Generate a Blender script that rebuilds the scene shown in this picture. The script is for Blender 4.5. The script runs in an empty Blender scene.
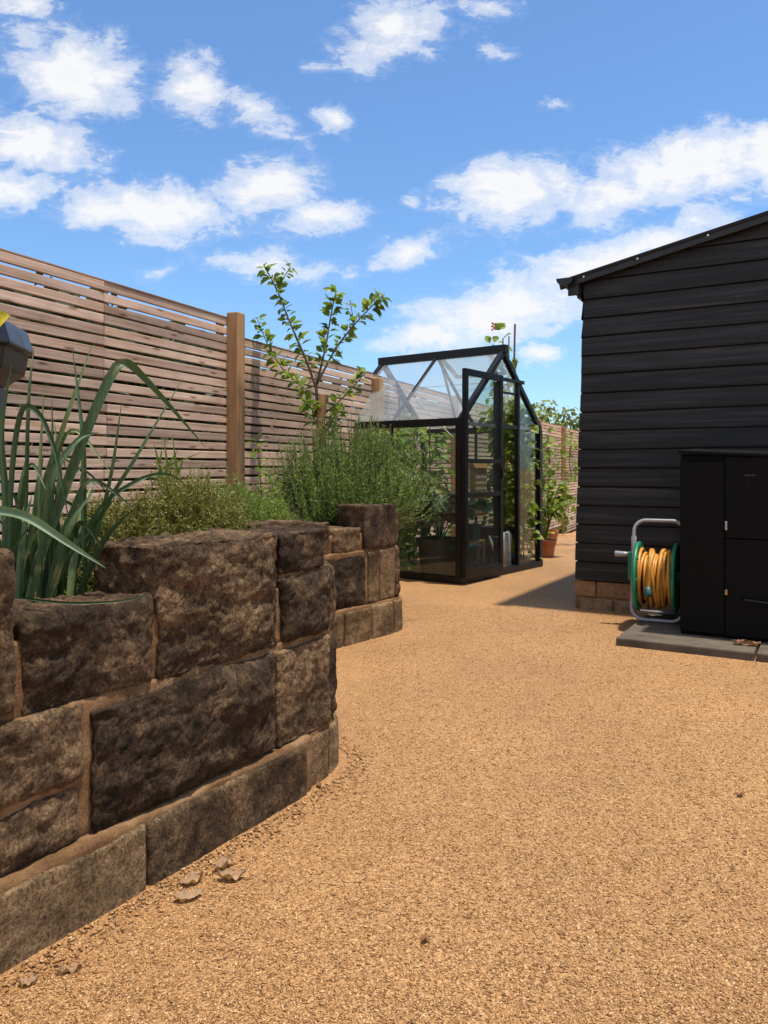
import bpy, bmesh, math, random
import numpy as np
from mathutils import Vector, Matrix, Quaternion, noise
R = math.radians
random.seed(7)
scene = bpy.context.scene
COL = scene.collection
H = 0.9                    # eye height (m)
FPX, CX, HY = 775.0, 384.0, 468.0

def P(px, py, d):          # photo direction + distance ahead -> a point of the garden
    return Vector(((px-CX)/FPX*d, d, H-(py-HY)/FPX*d))

def ground_z(y):
    if y < 7: return 0.0
    if y < 16: 
        t = (y-7)/9.0
        return -0.44*(t*t*(1.6-0.6*t)) if t < 1 else -0.44
    return -0.44

# ------------------------------------------------------------------ materials
def new_mat(name):
    m = bpy.data.materials.new(name); m.use_nodes = True
    nt = m.node_tree; b = nt.nodes['Principled BSDF']
    return m, nt, b
def N(nt, t, **kw):
    n = nt.nodes.new(t)
    for k, v in kw.items():
        if k.startswith('i_'):
            key = k[2:]
            key = int(key) if key.isdigit() else key.replace('_', ' ')
            n.inputs[key].default_value = v
        else: setattr(n, k, v)
    return n
def L(nt, a, b): nt.links.new(a, b)
def rgba(c): return (c[0], c[1], c[2], 1)
def ramp(nt, fac, stops, interp='LINEAR'):
    r = nt.nodes.new('ShaderNodeValToRGB'); r.color_ramp.interpolation = interp
    e = r.color_ramp.elements
    while len(e) < len(stops): e.new(0.5)
    for el, (p, c) in zip(e, stops):
        el.position = p; el.color = rgba(c) if not isinstance(c, float) else (c, c, c, 1)
    if fac is not None: L(nt, fac, r.inputs[0])
    return r
def mixc(nt, fac, a, b, mode='MIX'):
    n = nt.nodes.new('ShaderNodeMix'); n.data_type = 'RGBA'; n.blend_type = mode
    for s, v in ((0, fac), (6, a), (7, b)):
        if hasattr(v, 'is_linked'): L(nt, v, n.inputs[s])
        else: n.inputs[s].default_value = v if s == 0 else rgba(v)
    return n.outputs[2]
def math_n(nt, op, a, b=None, clamp=False):
    n = nt.nodes.new('ShaderNodeMath'); n.operation = op; n.use_clamp = clamp
    for i, v in enumerate((a, b)):
        if v is None: continue
        if hasattr(v, 'is_linked'): L(nt, v, n.inputs[i])
        else: n.inputs[i].default_value = v
    return n.outputs[0]
def bump(nt, b, height, strength, dist, prev=None):
    n = N(nt, 'ShaderNodeBump'); n.inputs['Strength'].default_value = strength; n.inputs['Distance'].default_value = dist
    L(nt, height, n.inputs['Height'])
    if prev is not None: L(nt, prev, n.inputs['Normal'])
    L(nt, n.outputs[0], b.inputs['Normal'])
    return n.outputs[0]
def coords(nt, scale=(1, 1, 1), rot=(0, 0, 0), out='Object'):
    t = N(nt, 'ShaderNodeTexCoord'); m = N(nt, 'ShaderNodeMapping')
    m.inputs['Scale'].default_value = scale; m.inputs['Rotation'].default_value = rot
    L(nt, t.outputs[out], m.inputs[0]); return m.outputs[0]
def noise_n(nt, vec, scale, detail=5, rough=.55, dist=0):
    n = N(nt, 'ShaderNodeTexNoise'); n.inputs['Scale'].default_value = scale; n.inputs['Detail'].default_value = detail
    n.inputs['Roughness'].default_value = rough; n.inputs['Distortion'].default_value = dist
    L(nt, vec, n.inputs['Vector']); return n.outputs[0]

def mat_gravel(name, base=1.0):
    m, nt, b = new_mat(name)
    v = coords(nt)
    w = N(nt, 'ShaderNodeTexNoise'); w.inputs['Scale'].default_value = 70; w.inputs['Detail'].default_value = 2
    L(nt, v, w.inputs['Vector'])
    vm = N(nt, 'ShaderNodeVectorMath', operation='SCALE'); L(nt, w.outputs['Color'], vm.inputs[0]); vm.inputs['Scale'].default_value = .011
    va = N(nt, 'ShaderNodeVectorMath', operation='ADD'); L(nt, v, va.inputs[0]); L(nt, vm.outputs[0], va.inputs[1])
    vo = N(nt, 'ShaderNodeTexVoronoi'); vo.inputs['Scale'].default_value = 200
    L(nt, va.outputs[0], vo.inputs['Vector'])
    bw = N(nt, 'ShaderNodeRGBToBW'); L(nt, vo.outputs['Color'], bw.inputs[0])
    c1 = ramp(nt, bw.outputs[0], [(0.0, (.22*base, .102*base, .034*base)), (.25, (.37*base, .186*base, .066*base)), (.6, (.49*base, .262*base, .101*base)), (1.0, (.63*base, .38*base, .172*base))])
    big = noise_n(nt, v, 1.1, 4, .6)
    c2 = mixc(nt, 1.0, c1.outputs[0], ramp(nt, big, [(.3, (.80, .77, .72)), (.7, (1.06, 1.05, 1.04))]).outputs[0], 'MULTIPLY')
    sp = noise_n(nt, v, 11, 5, .7)
    c2 = mixc(nt, 1.0, c2, ramp(nt, sp, [(.28, (.72, .68, .62)), (.45, (1, 1, 1))]).outputs[0], 'MULTIPLY')
    sp2 = noise_n(nt, v, 330, 2, .6)
    c2 = mixc(nt, 1.0, c2, ramp(nt, sp2, [(.33, (.62, .58, .52)), (.47, (1, 1, 1))]).outputs[0], 'MULTIPLY')
    L(nt, c2, b.inputs['Base Color'])
    b.inputs['Roughness'].default_value = .62
    h = math_n(nt, 'SUBTRACT', math_n(nt, 'MULTIPLY', bw.outputs[0], .6), vo.outputs['Distance'])
    bump(nt, b, h, .9, .0055)
    return m

def mat_stone(name, dark, mid, light, bias=0.0):
    m, nt, b = new_mat(name)
    v = coords(nt)
    oi = N(nt, 'ShaderNodeObjectInfo')
    off = N(nt, 'ShaderNodeVectorMath', operation='ADD')
    sc = N(nt, 'ShaderNodeVectorMath', operation='SCALE'); sc.inputs['Scale'].default_value = 9
    cmb = N(nt, 'ShaderNodeCombineXYZ'); L(nt, oi.outputs['Random'], cmb.inputs[0]); L(nt, oi.outputs['Random'], cmb.inputs[2])
    L(nt, cmb.outputs[0], sc.inputs[0]); L(nt, v, off.inputs[0]); L(nt, sc.outputs[0], off.inputs[1]); v2 = off.outputs[0]
    n1 = noise_n(nt, v2, 6.5, 9, .70, .1)
    n2 = noise_n(nt, v2, 30, 8, .74, 0)
    n3 = noise_n(nt, v2, 150, 6, .75)
    s = math_n(nt, 'ADD', math_n(nt, 'MULTIPLY', n1, .62), math_n(nt, 'MULTIPLY', n2, .38))
    s = math_n(nt, 'ADD', s, math_n(nt, 'MULTIPLY', math_n(nt, 'SUBTRACT', oi.outputs['Random'], .5), .08))
    s = math_n(nt, 'ADD', s, bias)
    r = ramp(nt, s, [(.40, dark), (.50, mid), (.60, light)])
    g = noise_n(nt, v2, 3.1, 6, .7)
    soot = ramp(nt, g, [(.47, (1, 1, 1)), (.62, (.38, .36, .34))])
    c = mixc(nt, .85, r.outputs[0], soot.outputs[0], 'MULTIPLY')
    c = mixc(nt, 1.0, c, ramp(nt, n3, [(.36, (.28, .26, .24)), (.49, (1, 1, 1)), (.64, (1.7, 1.62, 1.5))]).outputs[0], 'MULTIPLY')
    L(nt, c, b.inputs['Base Color']); b.inputs['Roughness'].default_value = .92
    b.inputs['Specular IOR Level'].default_value = .25
    p = bump(nt, b, n2, 1.0, .022)
    p = bump(nt, b, n3, 1.0, .010, p)
    p = bump(nt, b, noise_n(nt, v2, 420, 3, .7), .7, .002, p)
    return m

def mat_mortar():
    m, nt, b = new_mat('lime_mortar'); v = coords(nt)
    n1 = noise_n(nt, v, 9, 6, .65); n2 = noise_n(nt, v, 160, 5, .75)
    r = ramp(nt, n1, [(.3, (.11, .056, .024)), (.5, (.22, .12, .056)), (.72, (.36, .225, .12))])
    c = mixc(nt, 1.0, r.outputs[0], ramp(nt, n2, [(.3, (.5, .46, .42)), (.52, (1, 1, 1))]).outputs[0], 'MULTIPLY')
    L(nt, c, b.inputs['Base Color']); b.inputs['Roughness'].default_value = .95; b.inputs['Specular IOR Level'].default_value = .2
    p = bump(nt, b, n1, .5, .012); bump(nt, b, n2, .9, .005, p)
    return m

def mat_wood(name, a, bb, c3, axis='X', rough=.8, spec=.25, freq=1.0, island=.35, knots=False):
    m, nt, b = new_mat(name)
    sc = {'X': (1.3, 34, 34), 'Y': (34, 1.3, 34), 'Z': (34, 34, 1.3)}[axis]
    v0 = coords(nt, tuple(s*freq for s in sc))
    geo = N(nt, 'ShaderNodeNewGeometry')
    cm = N(nt, 'ShaderNodeCombineXYZ'); 
    k = math_n(nt, 'MULTIPLY', geo.outputs['Random Per Island'], 71.0)
    for i in range(3): L(nt, k, cm.inputs[i])
    va = N(nt, 'ShaderNodeVectorMath', operation='ADD'); L(nt, v0, va.inputs[0]); L(nt, cm.outputs[0], va.inputs[1])
    g = noise_n(nt, va.outputs[0], 1.0, 7, .62, .9)
    r = ramp(nt, g, [(.28, a), (.5, bb), (.74, c3)])
    c = mixc(nt, 1.0, r.outputs[0], ramp(nt, geo.outputs['Random Per Island'], [(0, (1-island,)*3), (.5, (1, .985, .97)), (1, (1+island*.55, 1+island*.5, 1+island*.45))]).outputs[0], 'MULTIPLY')
    v1 = coords(nt, (1, 1, 1))
    patch = noise_n(nt, v1, 3.2, 5, .65)
    c = mixc(nt, 1.0, c, ramp(nt, patch, [(.32, (.80, .78, .77)), (.6, (1.05, 1.04, 1.03))]).outputs[0], 'MULTIPLY')
    if knots:
        sv = {'X': (5, 24, 24), 'Y': (24, 5, 24), 'Z': (24, 24, 5)}[axis]
        vk0 = coords(nt, sv)
        vkk = N(nt, 'ShaderNodeVectorMath', operation='ADD'); L(nt, vk0, vkk.inputs[0]); L(nt, cm.outputs[0], vkk.inputs[1])
        vo = N(nt, 'ShaderNodeTexVoronoi'); vo.inputs['Scale'].default_value = 1.0; L(nt, vkk.outputs[0], vo.inputs['Vector'])
        c = mixc(nt, 1.0, c, ramp(nt, vo.outputs['Distance'], [(.10, (.42, .34, .28)), (.22, (1, 1, 1))]).outputs[0], 'MULTIPLY')
    L(nt, c, b.inputs['Base Color']); b.inputs['Roughness'].default_value = rough; b.inputs['Specular IOR Level'].default_value = spec
    bump(nt, b, g, .45, .003)
    return m

def mat_leaf(name, dark, light, trans=.35, rough=.5, tip=None, spec=.4, veins=False):
    m, nt, b = new_mat(name)
    geo = N(nt, 'ShaderNodeNewGeometry')
    r = ramp(nt, geo.outputs['Random Per Island'], [(0, dark), (.75, light), (1, tip or tuple(min(1, x*1.35) for x in light))])
    v = coords(nt, (220, 220, 9)) if veins else coords(nt); n = noise_n(nt, v, 1.0 if veins else 25, 3, .6)
    c = mixc(nt, 1.0, r.outputs[0], ramp(nt, n, [(.3, (.66, .70, .62) if veins else (.75, .77, .72)), (.7, (1.25, 1.2, 1.1) if veins else (1.15, 1.13, 1.05))]).outputs[0], 'MULTIPLY')
    if veins:
        bump(nt, b, n, .35, .002)
        pt = noise_n(nt, coords(nt), 9, 4, .6); c = mixc(nt, ramp(nt, pt, [(.60, 0.0), (.72, .75)]).outputs[0], c, (.30, .27, .11))
    L(nt, c, b.inputs['Base Color']); b.inputs['Roughness'].default_value = rough; b.inputs['Specular IOR Level'].default_value = spec
    t = N(nt, 'ShaderNodeBsdfTranslucent'); 
    c2 = mixc(nt, 1.0, c, (1.15, 1.25, .6), 'MULTIPLY'); L(nt, c2, t.inputs[0])
    mx = N(nt, 'ShaderNodeMixShader'); mx.inputs[0].default_value = trans
    L(nt, b.outputs[0], mx.inputs[1]); L(nt, t.outputs[0], mx.inputs[2])
    L(nt, mx.outputs[0], nt.nodes['Material Output'].inputs[0])
    return m

def mat_plain(name, col, rough=.5, metal=0.0, spec=.5, var=.18, scale=14, bs=.15):
    m, nt, b = new_mat(name); v = coords(nt)
    n = noise_n(nt, v, scale, 6, .65)
    c = mixc(nt, 1.0, col, ramp(nt, n, [(.28, (1-var*1.6,)*3), (.5, (1, 1, 1)), (.75, (1+var,)*3)]).outputs[0], 'MULTIPLY')
    L(nt, c, b.inputs['Base Color']); b.inputs['Metallic'].default_value = metal; b.inputs['Specular IOR Level'].default_value = spec
    rr = ramp(nt, n, [(.3, max(0., rough-.1)), (.7, min(1., rough+.12))]); L(nt, rr.outputs[0], b.inputs['Roughness'])
    if bs: bump(nt, b, noise_n(nt, v, scale*9, 4, .6), bs, .002)
    return m

def mat_glass(name, dust_glare=.04, tint=(.95, .98, .96), dscale=3.0):
    m = bpy.data.materials.new(name); m.use_nodes = True; nt = m.node_tree
    nt.nodes.remove(nt.nodes['Principled BSDF'])
    tr = N(nt, 'ShaderNodeBsdfTransparent'); tr.inputs[0].default_value = rgba(tint)
    gl = N(nt, 'ShaderNodeBsdfGlossy'); gl.inputs['Roughness'].default_value = .02
    lw = N(nt, 'ShaderNodeLayerWeight'); lw.inputs[0].default_value = .5
    fr2 = math_n(nt, 'ADD', math_n(nt, 'MULTIPLY', math_n(nt, 'POWER', lw.outputs['Facing'], 5.0), .9), .035, True)
    m1 = N(nt, 'ShaderNodeMixShader'); L(nt, fr2, m1.inputs[0]); L(nt, tr.outputs[0], m1.inputs[1]); L(nt, gl.outputs[0], m1.inputs[2])
    df = N(nt, 'ShaderNodeBsdfDiffuse'); df.inputs[0].default_value = (.75, .78, .8, 1)
    tl = N(nt, 'ShaderNodeBsdfTranslucent'); tl.inputs[0].default_value = (.75, .78, .8, 1)
    md = N(nt, 'ShaderNodeMixShader'); md.inputs[0].default_value = .5; L(nt, df.outputs[0], md.inputs[1]); L(nt, tl.outputs[0], md.inputs[2])
    v = coords(nt); n = noise_n(nt, v, dscale, 7, .7)
    dr = ramp(nt, n, [(.3, dust_glare*.45), (.7, dust_glare*1.5)])
    m2 = N(nt, 'ShaderNodeMixShader'); L(nt, dr.outputs[0], m2.inputs[0]); L(nt, m1.outputs[0], m2.inputs[1]); L(nt, md.outputs[0], m2.inputs[2])
    L(nt, m2.outputs[0], nt.nodes['Material Output'].inputs[0])
    return m

M = {}
M['gravel'] = mat_gravel('resin_gravel')
M['stone_dark'] = mat_stone('sandstone_sooty', (.030, .020, .013), (.098, .062, .036), (.25, .16, .092))
M['stone_brown'] = mat_stone('sandstone_brown', (.045, .028, .017), (.150, .093, .051), (.35, .225, .125), .02)
M['stone_tan'] = mat_stone('sandstone_tan', (.075, .046, .022), (.215, .138, .07), (.37, .245, .135), .03)
M['mortar'] = mat_mortar()
M['slat'] = mat_wood('weathered_larch', (.40, .25, .16), (.58, .42, .32), (.74, .575, .465), 'X', .85, .2, 1.0, .42, True)
M['post'] = mat_wood('treated_post', (.24, .135, .062), (.40, .235, .115), (.50, .32, .17), 'Z', .75, .25, 1.0, .2)
M['rail'] = mat_wood('batten_wood', (.16, .10, .07), (.25, .16, .11), (.33, .23, .165), 'X', .85, .2, 1.0, .3)
M['board'] = mat_wood('black_weatherboard', (.004, .0037, .0037), (.0115, .0107, .0107), (.046, .043, .043), 'X', .6, .35, .8, .3)
M['blackpaint'] = mat_plain('black_gloss_paint', (.0038, .0036, .0038), .6, 0, .12, .3, 9, .3)
def scuff(m):
    nt = m.node_tree; b = nt.nodes['Principled BSDF']; src = b.inputs['Base Color'].links[0].from_socket
    n = noise_n(nt, coords(nt, (1, 1, .6)), 26, 9, .74, .3); big = noise_n(nt, coords(nt), 3.5, 3, .6)
    f = math_n(nt, 'MULTIPLY', ramp(nt, n, [(.62, 0.0), (.72, .8)]).outputs[0], ramp(nt, big, [(.45, 0.0), (.65, 1.0)]).outputs[0])
    L(nt, mixc(nt, f, src, (.075, .07, .062)), b.inputs['Base Color'])
scuff(M['blackpaint'])
M['felt'] = mat_plain('roofing_felt', (.02, .02, .022), .9, 0, .3, .3, 30, .6)
M['bplastic'] = mat_plain('black_plastic', (.006, .006, .007), .425, 0, .5, .15, 8, .05)
M['alu'] = mat_plain('black_powder_coat', (.0055, .0055, .006), .42, 0, .3, .2, 10, .06)
M['galv'] = mat_plain('bare_aluminium', (.42, .43, .44), .42, .75, .5, .2, 20, .1)
M['greypaint'] = mat_plain('grey_tube', (.30, .31, .33), .42, .2, .5, .15, 12, .05)
M['green'] = mat_plain('green_plastic', (.012, .20, .095), .4, 0, .5, .2, 14, .05)
M['hose'] = mat_plain('yellow_hose', (.56, .25, .035), .42, 0, .5, .18, 20, .1)
M['brass'] = mat_plain('worn_brass', (.45, .31, .12), .4, .9, .5, .3, 30, .2)
M['steel'] = mat_plain('scuffed_steel', (.42, .42, .42), .4, .8, .5, .3, 30, .2)
M['conc'] = mat_plain('weathered_concrete', (.105, .083, .060), .9, 0, .3, .35, 5, .6)
M['terra'] = mat_plain('terracotta', (.42, .17, .085), .85, 0, .3, .2, 9, .3)
M['pot'] = mat_plain('black_pot', (.014, .014, .015), .5, 0, .4, .2, 9, .1)
M['soil'] = mat_plain('garden_soil', (.085, .05, .028), .98, 0, .15, .5, 18, .9)
M['zinc'] = mat_plain('pale_zinc', (.55, .57, .56), .5, .15, .5, .25, 9, .15)
M['teal'] = mat_plain('teal_plastic', (.015, .09, .095), .45, 0, .5, .2, 9, .05)
M['binbody'] = mat_plain('grey_bin_plastic', (.10, .105, .105), .5, 0, .4, .15, 9, .1)
M['binlid'] = mat_plain('dark_bin_lid', (.012, .012, .014), .3, 0, .5, .2, 9, .1)
M['stake'] = mat_wood('stake_wood', (.22, .11, .05), (.36, .20, .095), (.48, .29, .15), 'Z', .8, .25, .8, .2)
M['bark'] = mat_plain('sapling_bark', (.15, .12, .09), .9, 0, .2, .3, 40, .5)
M['cane'] = mat_plain('bamboo_cane', (.20, .10, .06), .6, 0, .3, .3, 30, .2)
M['wicker'] = mat_plain('golden_wood', (.33, .18, .06), .7, 0, .3, .35, 25, .3)
M['dryleaf'] = mat_leaf('dry_leaf', (.26, .15, .08), (.40, .25, .15), .2, .8)
M['redleaf'] = mat_leaf('brown_leaf', (.16, .06, .03), (.30, .15, .09), .2, .7)
M['leek'] = mat_leaf('leek_leaf', (.030, .060, .026), (.062, .112, .048), .22, .48, (.17, .22, .09), .4, True)
M['leekpale'] = mat_leaf('leek_leaf_pale', (.15, .23, .14), (.19, .28, .17), .2, .35)
M['thyme'] = mat_leaf('thyme_leaf', (.10, .095, .028), (.25, .24, .06), .35, .6, (.44, .38, .14))
M['thyme2'] = mat_leaf('savory_leaf', (.11, .16, .03), (.21, .28, .055), .35, .6, (.34, .38, .12))
M['rosemary'] = mat_leaf('rosemary_leaf', (.095, .165, .038), (.225, .345, .08), .45, .55, (.40, .48, .13))
M['apple'] = mat_leaf('apple_leaf', (.10, .165, .03), (.20, .28, .055), .45, .45, (.36, .38, .09))
M['yellowleaf'] = mat_leaf('yellow_leaf', (.33, .28, .012), (.45, .38, .02), .4, .5)
M['vine'] = mat_leaf('vine_leaf', (.12, .18, .03), (.25, .33, .06), .45, .5, (.42, .45, .12))
M['courgette'] = mat_leaf('courgette_leaf', (.028, .065, .03), (.055, .11, .05), .3, .5, (.10, .16, .08))
M['tomato'] = mat_leaf('tomato_leaf', (.11, .19, .045), (.23, .34, .09), .5, .5, (.38, .45, .17))
M['tree'] = mat_leaf('tree_leaf', (.12, .15, .035), (.26, .28, .07), .4, .6, (.42, .40, .13))
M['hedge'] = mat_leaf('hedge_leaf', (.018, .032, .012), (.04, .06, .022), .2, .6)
M['petal'] = mat_plain('red_flower', (.62, .10, .09), .6)
M['white'] = mat_plain('white_flower', (.75, .75, .70), .6)
M['yellowflower'] = mat_plain('yellow_flower', (.75, .55, .03), .6)
M['glass'] = mat_glass('horticultural_glass', .016)
M['glassroof'] = mat_glass('dust_glare_roof_glass', .17, (.97, .985, .98), 2.0)  # white film is part dust, part sky glare put into the colour

# ------------------------------------------------------------------ mesh builder
class MB:
    def __init__(s): s.v = []; s.f = []
    def add(s, vs, fs):
        o = len(s.v); s.v.extend([tuple(v) for v in vs]); s.f.extend([tuple(i+o for i in f) for f in fs])
    def box(s, c, size, rot=None, taper=1.0):
        hx, hy, hz = [k/2 for k in size]; vs = []
        for z in (-1, 1):
            t = taper if z > 0 else 1.0
            for x, y in ((-1, -1), (1, -1), (1, 1), (-1, 1)):
                p = Vector((x*hx*t, y*hy*t, z*hz))
                if rot is not None: p = rot @ p
                vs.append(p + Vector(c))
        s.add(vs, [(3, 2, 1, 0), (4, 5, 6, 7), (0, 1, 5, 4), (1, 2, 6, 5), (2, 3, 7, 6), (3, 0, 4, 7)])
    def bbox(s, c, size, bev=.004, rot=None):       # box with chamfered edges
        bm = bmesh.new(); bmesh.ops.create_cube(bm, size=1)
        for v in bm.verts: v.co = Vector((v.co.x*size[0], v.co.y*size[1], v.co.z*size[2]))
        bmesh.ops.bevel(bm, geom=list(bm.edges), offset=min(bev, min(size)*.4), segments=2, affect='EDGES', profile=.6)
        bm.verts.index_update()
        vs = []
        for v in bm.verts:
            p = v.co.copy()
            if rot is not None: p = rot @ p
            vs.append(p + Vector(c))
        s.add(vs, [[v.index for v in f.verts] for f in bm.faces]); bm.free()
    def bar(s, a, b, w, h, up=(0, 0, 1), bev=.003):
        a = Vector(a); b = Vector(b); x = (b-a).normalized(); up = Vector(up)
        y = up.cross(x)
        if y.length < 1e-4: y = Vector((0, 1, 0)).cross(x)
        y.normalize(); z = x.cross(y)
        rot = Matrix((x, y, z)).transposed()
        s.bbox((a+b)/2, ((b-a).length, w, h), bev, rot)
    def tube(s, pts, rad, seg=8, cap=True, closed=False):
        pts = [Vector(p) for p in pts]; n = len(pts)
        if not hasattr(rad, '__len__'): rad = [rad]*n
        vs = []; ref = None
        for i, p in enumerate(pts):
            if closed: t = pts[(i+1) % n]-pts[i-1]
            else: t = pts[min(i+1, n-1)]-pts[max(i-1, 0)]
            t.normalize()
            if ref is None:
                ref = Vector((0, 0, 1)) if abs(t.z) < .9 else Vector((1, 0, 0))
            ref = (ref - t*ref.dot(t)); ref.normalize(); bi = t.cross(ref)
            for k in range(seg):
                a = 2*math.pi*k/seg; vs.append(p+(ref*math.cos(a)+bi*math.sin(a))*rad[i])
        fs = []
        m = n if closed else n-1
        for i in range(m):
            j = (i+1) % n
            for k in range(seg):
                k2 = (k+1) % seg; fs.append((i*seg+k, i*seg+k2, j*seg+k2, j*seg+k))
        if cap and not closed:
            fs.append(tuple(range(seg-1, -1, -1))); fs.append(tuple((n-1)*seg+k for k in range(seg)))
        s.add(vs, fs)
    def lathe(s, prof, c=(0, 0, 0), seg=24, axis='Z', a0=0):
        vs = []; n = len(prof)
        for r, h in prof:
            for k in range(seg):
                a = 2*math.pi*k/seg+a0
                if axis == 'Z': p = (r*math.cos(a), r*math.sin(a), h)
                else: p = (h, r*math.cos(a), r*math.sin(a))
                vs.append(Vector(p)+Vector(c))
        fs = [(i*seg+k, i*seg+(k+1) % seg, (i+1)*seg+(k+1) % seg, (i+1)*seg+k) for i in range(n-1) for k in range(seg)]
        s.add(vs, fs)
    def leaf(s, p, d, nrm, ln, w, curl=.15, fold=.2):   # a leaf with a midrib fold, six faces
        d = Vector(d).normalized(); nrm = Vector(nrm); sd = d.cross(nrm)
        if sd.length < 1e-4: sd = d.cross(Vector((.3, .5, .8)))
        sd.normalize(); up = sd.cross(d); p = Vector(p)
        prof = ((0, .05), (.3, .85), (.6, 1.0), (.85, .5), (1, .03))
        vs = []
        for t, ww in prof:
            c = p+d*(ln*t)-up*(curl*ln*t*t)
            e = up*(fold*w*ww)
            vs += [c-sd*(w*ww*.5)+e, c, c+sd*(w*ww*.5)+e]
        fs = []
        for i in range(4):
            a = i*3; fs += [(a, a+1, a+4, a+3), (a+1, a+2, a+5, a+4)]
        s.add(vs, fs)
    def needle(s, p, d, sd, ln, w):
        p = Vector(p); e = p+d*ln; m = p+d*(ln*.5)
        s.add([p, m-sd*(w*.5), e, m+sd*(w*.5)], [(0, 1, 2, 3)])
    def build(s, name, mat, parent=None, smooth=False, loc=None):
        me = bpy.data.meshes.new(name); me.from_pydata([tuple(v) for v in s.v], [], s.f); me.update()
        o = bpy.data.objects.new(name, me); COL.objects.link(o)
        if mat: me.materials.append(M[mat] if isinstance(mat, str) else mat)
        if smooth:
            me.polygons.foreach_set('use_smooth', [True]*len(me.polygons))
        if parent is not None: o.parent = parent
        if loc is not None: o.location = loc
        return o

def tag(o, label=None, cat=None, group=None, kind=None):
    if label: o['label'] = label
    if cat: o['category'] = cat
    if group: o['group'] = group
    if kind: o['kind'] = kind
    return o
def empty(name, loc, rz=0):
    o = bpy.data.objects.new(name, None); COL.objects.link(o); o.location = loc; o.rotation_euler = (0, 0, rz)
    o.empty_display_size = .1
    return o
def recenter(o):           # origin of a single-mesh thing to its base centre
    me = o.data; n = len(me.vertices); a = np.empty(n*3, np.float32); me.vertices.foreach_get('co', a); a = a.reshape(-1, 3)
    c = (a.min(0)+a.max(0))/2; c[2] = a[:, 2].min()
    me.vertices.foreach_set('co', (a-c).ravel()); me.update(); o.location = c
    return o
def copy_tree(o, parent=None):
    c = o.copy(); COL.objects.link(c); c.parent = parent
    for ch in list(o.children): copy_tree(ch, c)
    return c
def catmull(pts, n):
    pts = [Vector(p) for p in pts]; q = [pts[0]*2-pts[1]]+pts+[pts[-1]*2-pts[-2]]; out = []
    m = len(pts)-1
    for i in range(n+1):
        t = i/n*m; k = min(int(t), m-1); u = t-k
        a, b, c, d = q[k:k+4]
        out.append(.5*((2*b)+(c-a)*u+(2*a-5*b+4*c-d)*u*u+(3*b-a-3*c+d)*u**3))
    return out
def rv(s=1.0): return Vector((random.uniform(-s, s), random.uniform(-s, s), random.uniform(-s, s)))

# ------------------------------------------------------------------ ground
def build_ground():
    mb = MB()
    xs = [-400, -60, -12, -6, -3, 0, 3, 6, 12, 60, 400]
    ys = [-400, -40, -6, 0, 3, 6, 7]+[7+.5*i for i in range(1, 19)]+[20, 40, 100, 600]
    for y in ys:
        for x in xs: mb.v.append((x, y, ground_z(y)))
    w = len(xs)
    for j in range(len(ys)-1):
        for i in range(w-1): mb.f.append((j*w+i, j*w+i+1, (j+1)*w+i+1, (j+1)*w+i))
    tag(mb.build('ground', 'gravel', None, True), kind='structure')
build_ground()

def chips(name, pts, mat, lo=.003, hi=.0065):
    n = len(pts); rng = np.random.default_rng(5)
    base = np.array([[1, 0, 0], [-1, 0, 0], [0, 1, 0], [0, -1, 0], [0, 0, 1], [0, 0, -1]], np.float32)
    tri = np.array([[0, 2, 4], [2, 1, 4], [1, 3, 4], [3, 0, 4], [2, 0, 5], [1, 2, 5], [3, 1, 5], [0, 3, 5]], np.int32)
    ln = rng.uniform(lo, hi, n)[:, None]
    sc = np.concatenate([ln, ln*rng.uniform(.28, .5, (n, 1)), ln*rng.uniform(.22, .36, (n, 1))], 1)
    v = base[None]*sc[:, None]
    v = v*(1+rng.uniform(-.3, .3, v.shape))
    a = rng.uniform(0, 2*np.pi, n); tl = rng.normal(0, .32, n)
    ct, st = np.cos(tl), np.sin(tl); x, y, z = v[..., 0], v[..., 1], v[..., 2]
    x2 = x*ct[:, None]-z*st[:, None]; z2 = x*st[:, None]+z*ct[:, None]
    ca, sa = np.cos(a), np.sin(a)
    X = x2*ca[:, None]-y*sa[:, None]; Y = x2*sa[:, None]+y*ca[:, None]
    V = np.stack([X, Y, z2], -1)+np.asarray(pts)[:, None]
    F = (tri[None]+(np.arange(n)*6)[:, None, None]).reshape(-1, 3)
    me = bpy.data.meshes.new(name)
    me.vertices.add(n*6); me.vertices.foreach_set('co', V.astype(np.float32).ravel())
    me.loops.add(F.size); me.loops.foreach_set('vertex_index', F.ravel().astype(np.int32))
    me.polygons.add(len(F)); me.polygons.foreach_set('loop_start', np.arange(0, F.size, 3, dtype=np.int32))
    me.polygons.foreach_set('loop_total', np.full(len(F), 3, np.int32))
    me.update(); me.validate()
    me.materials.append(mat); o = bpy.data.objects.new(name, me); COL.objects.link(o); return o

def mat_chip():
    m, nt, b = new_mat('gravel_chips')
    geo = N(nt, 'ShaderNodeNewGeometry')
    r = ramp(nt, geo.outputs['Random Per Island'], [(0, (.14, .066, .024)), (.18, (.27, .132, .05)), (.5, (.385, .207, .086)), (.85, (.475, .272, .12)), (1, (.62, .42, .23))])  # darker than the ground sheet: near-gravel shade put into the palette
    L(nt, r.outputs[0], b.inputs['Base Color']); b.inputs['Roughness'].default_value = .75; b.inputs['Specular IOR Level'].default_value = .25
    return m
M['chip'] = mat_chip()

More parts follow.
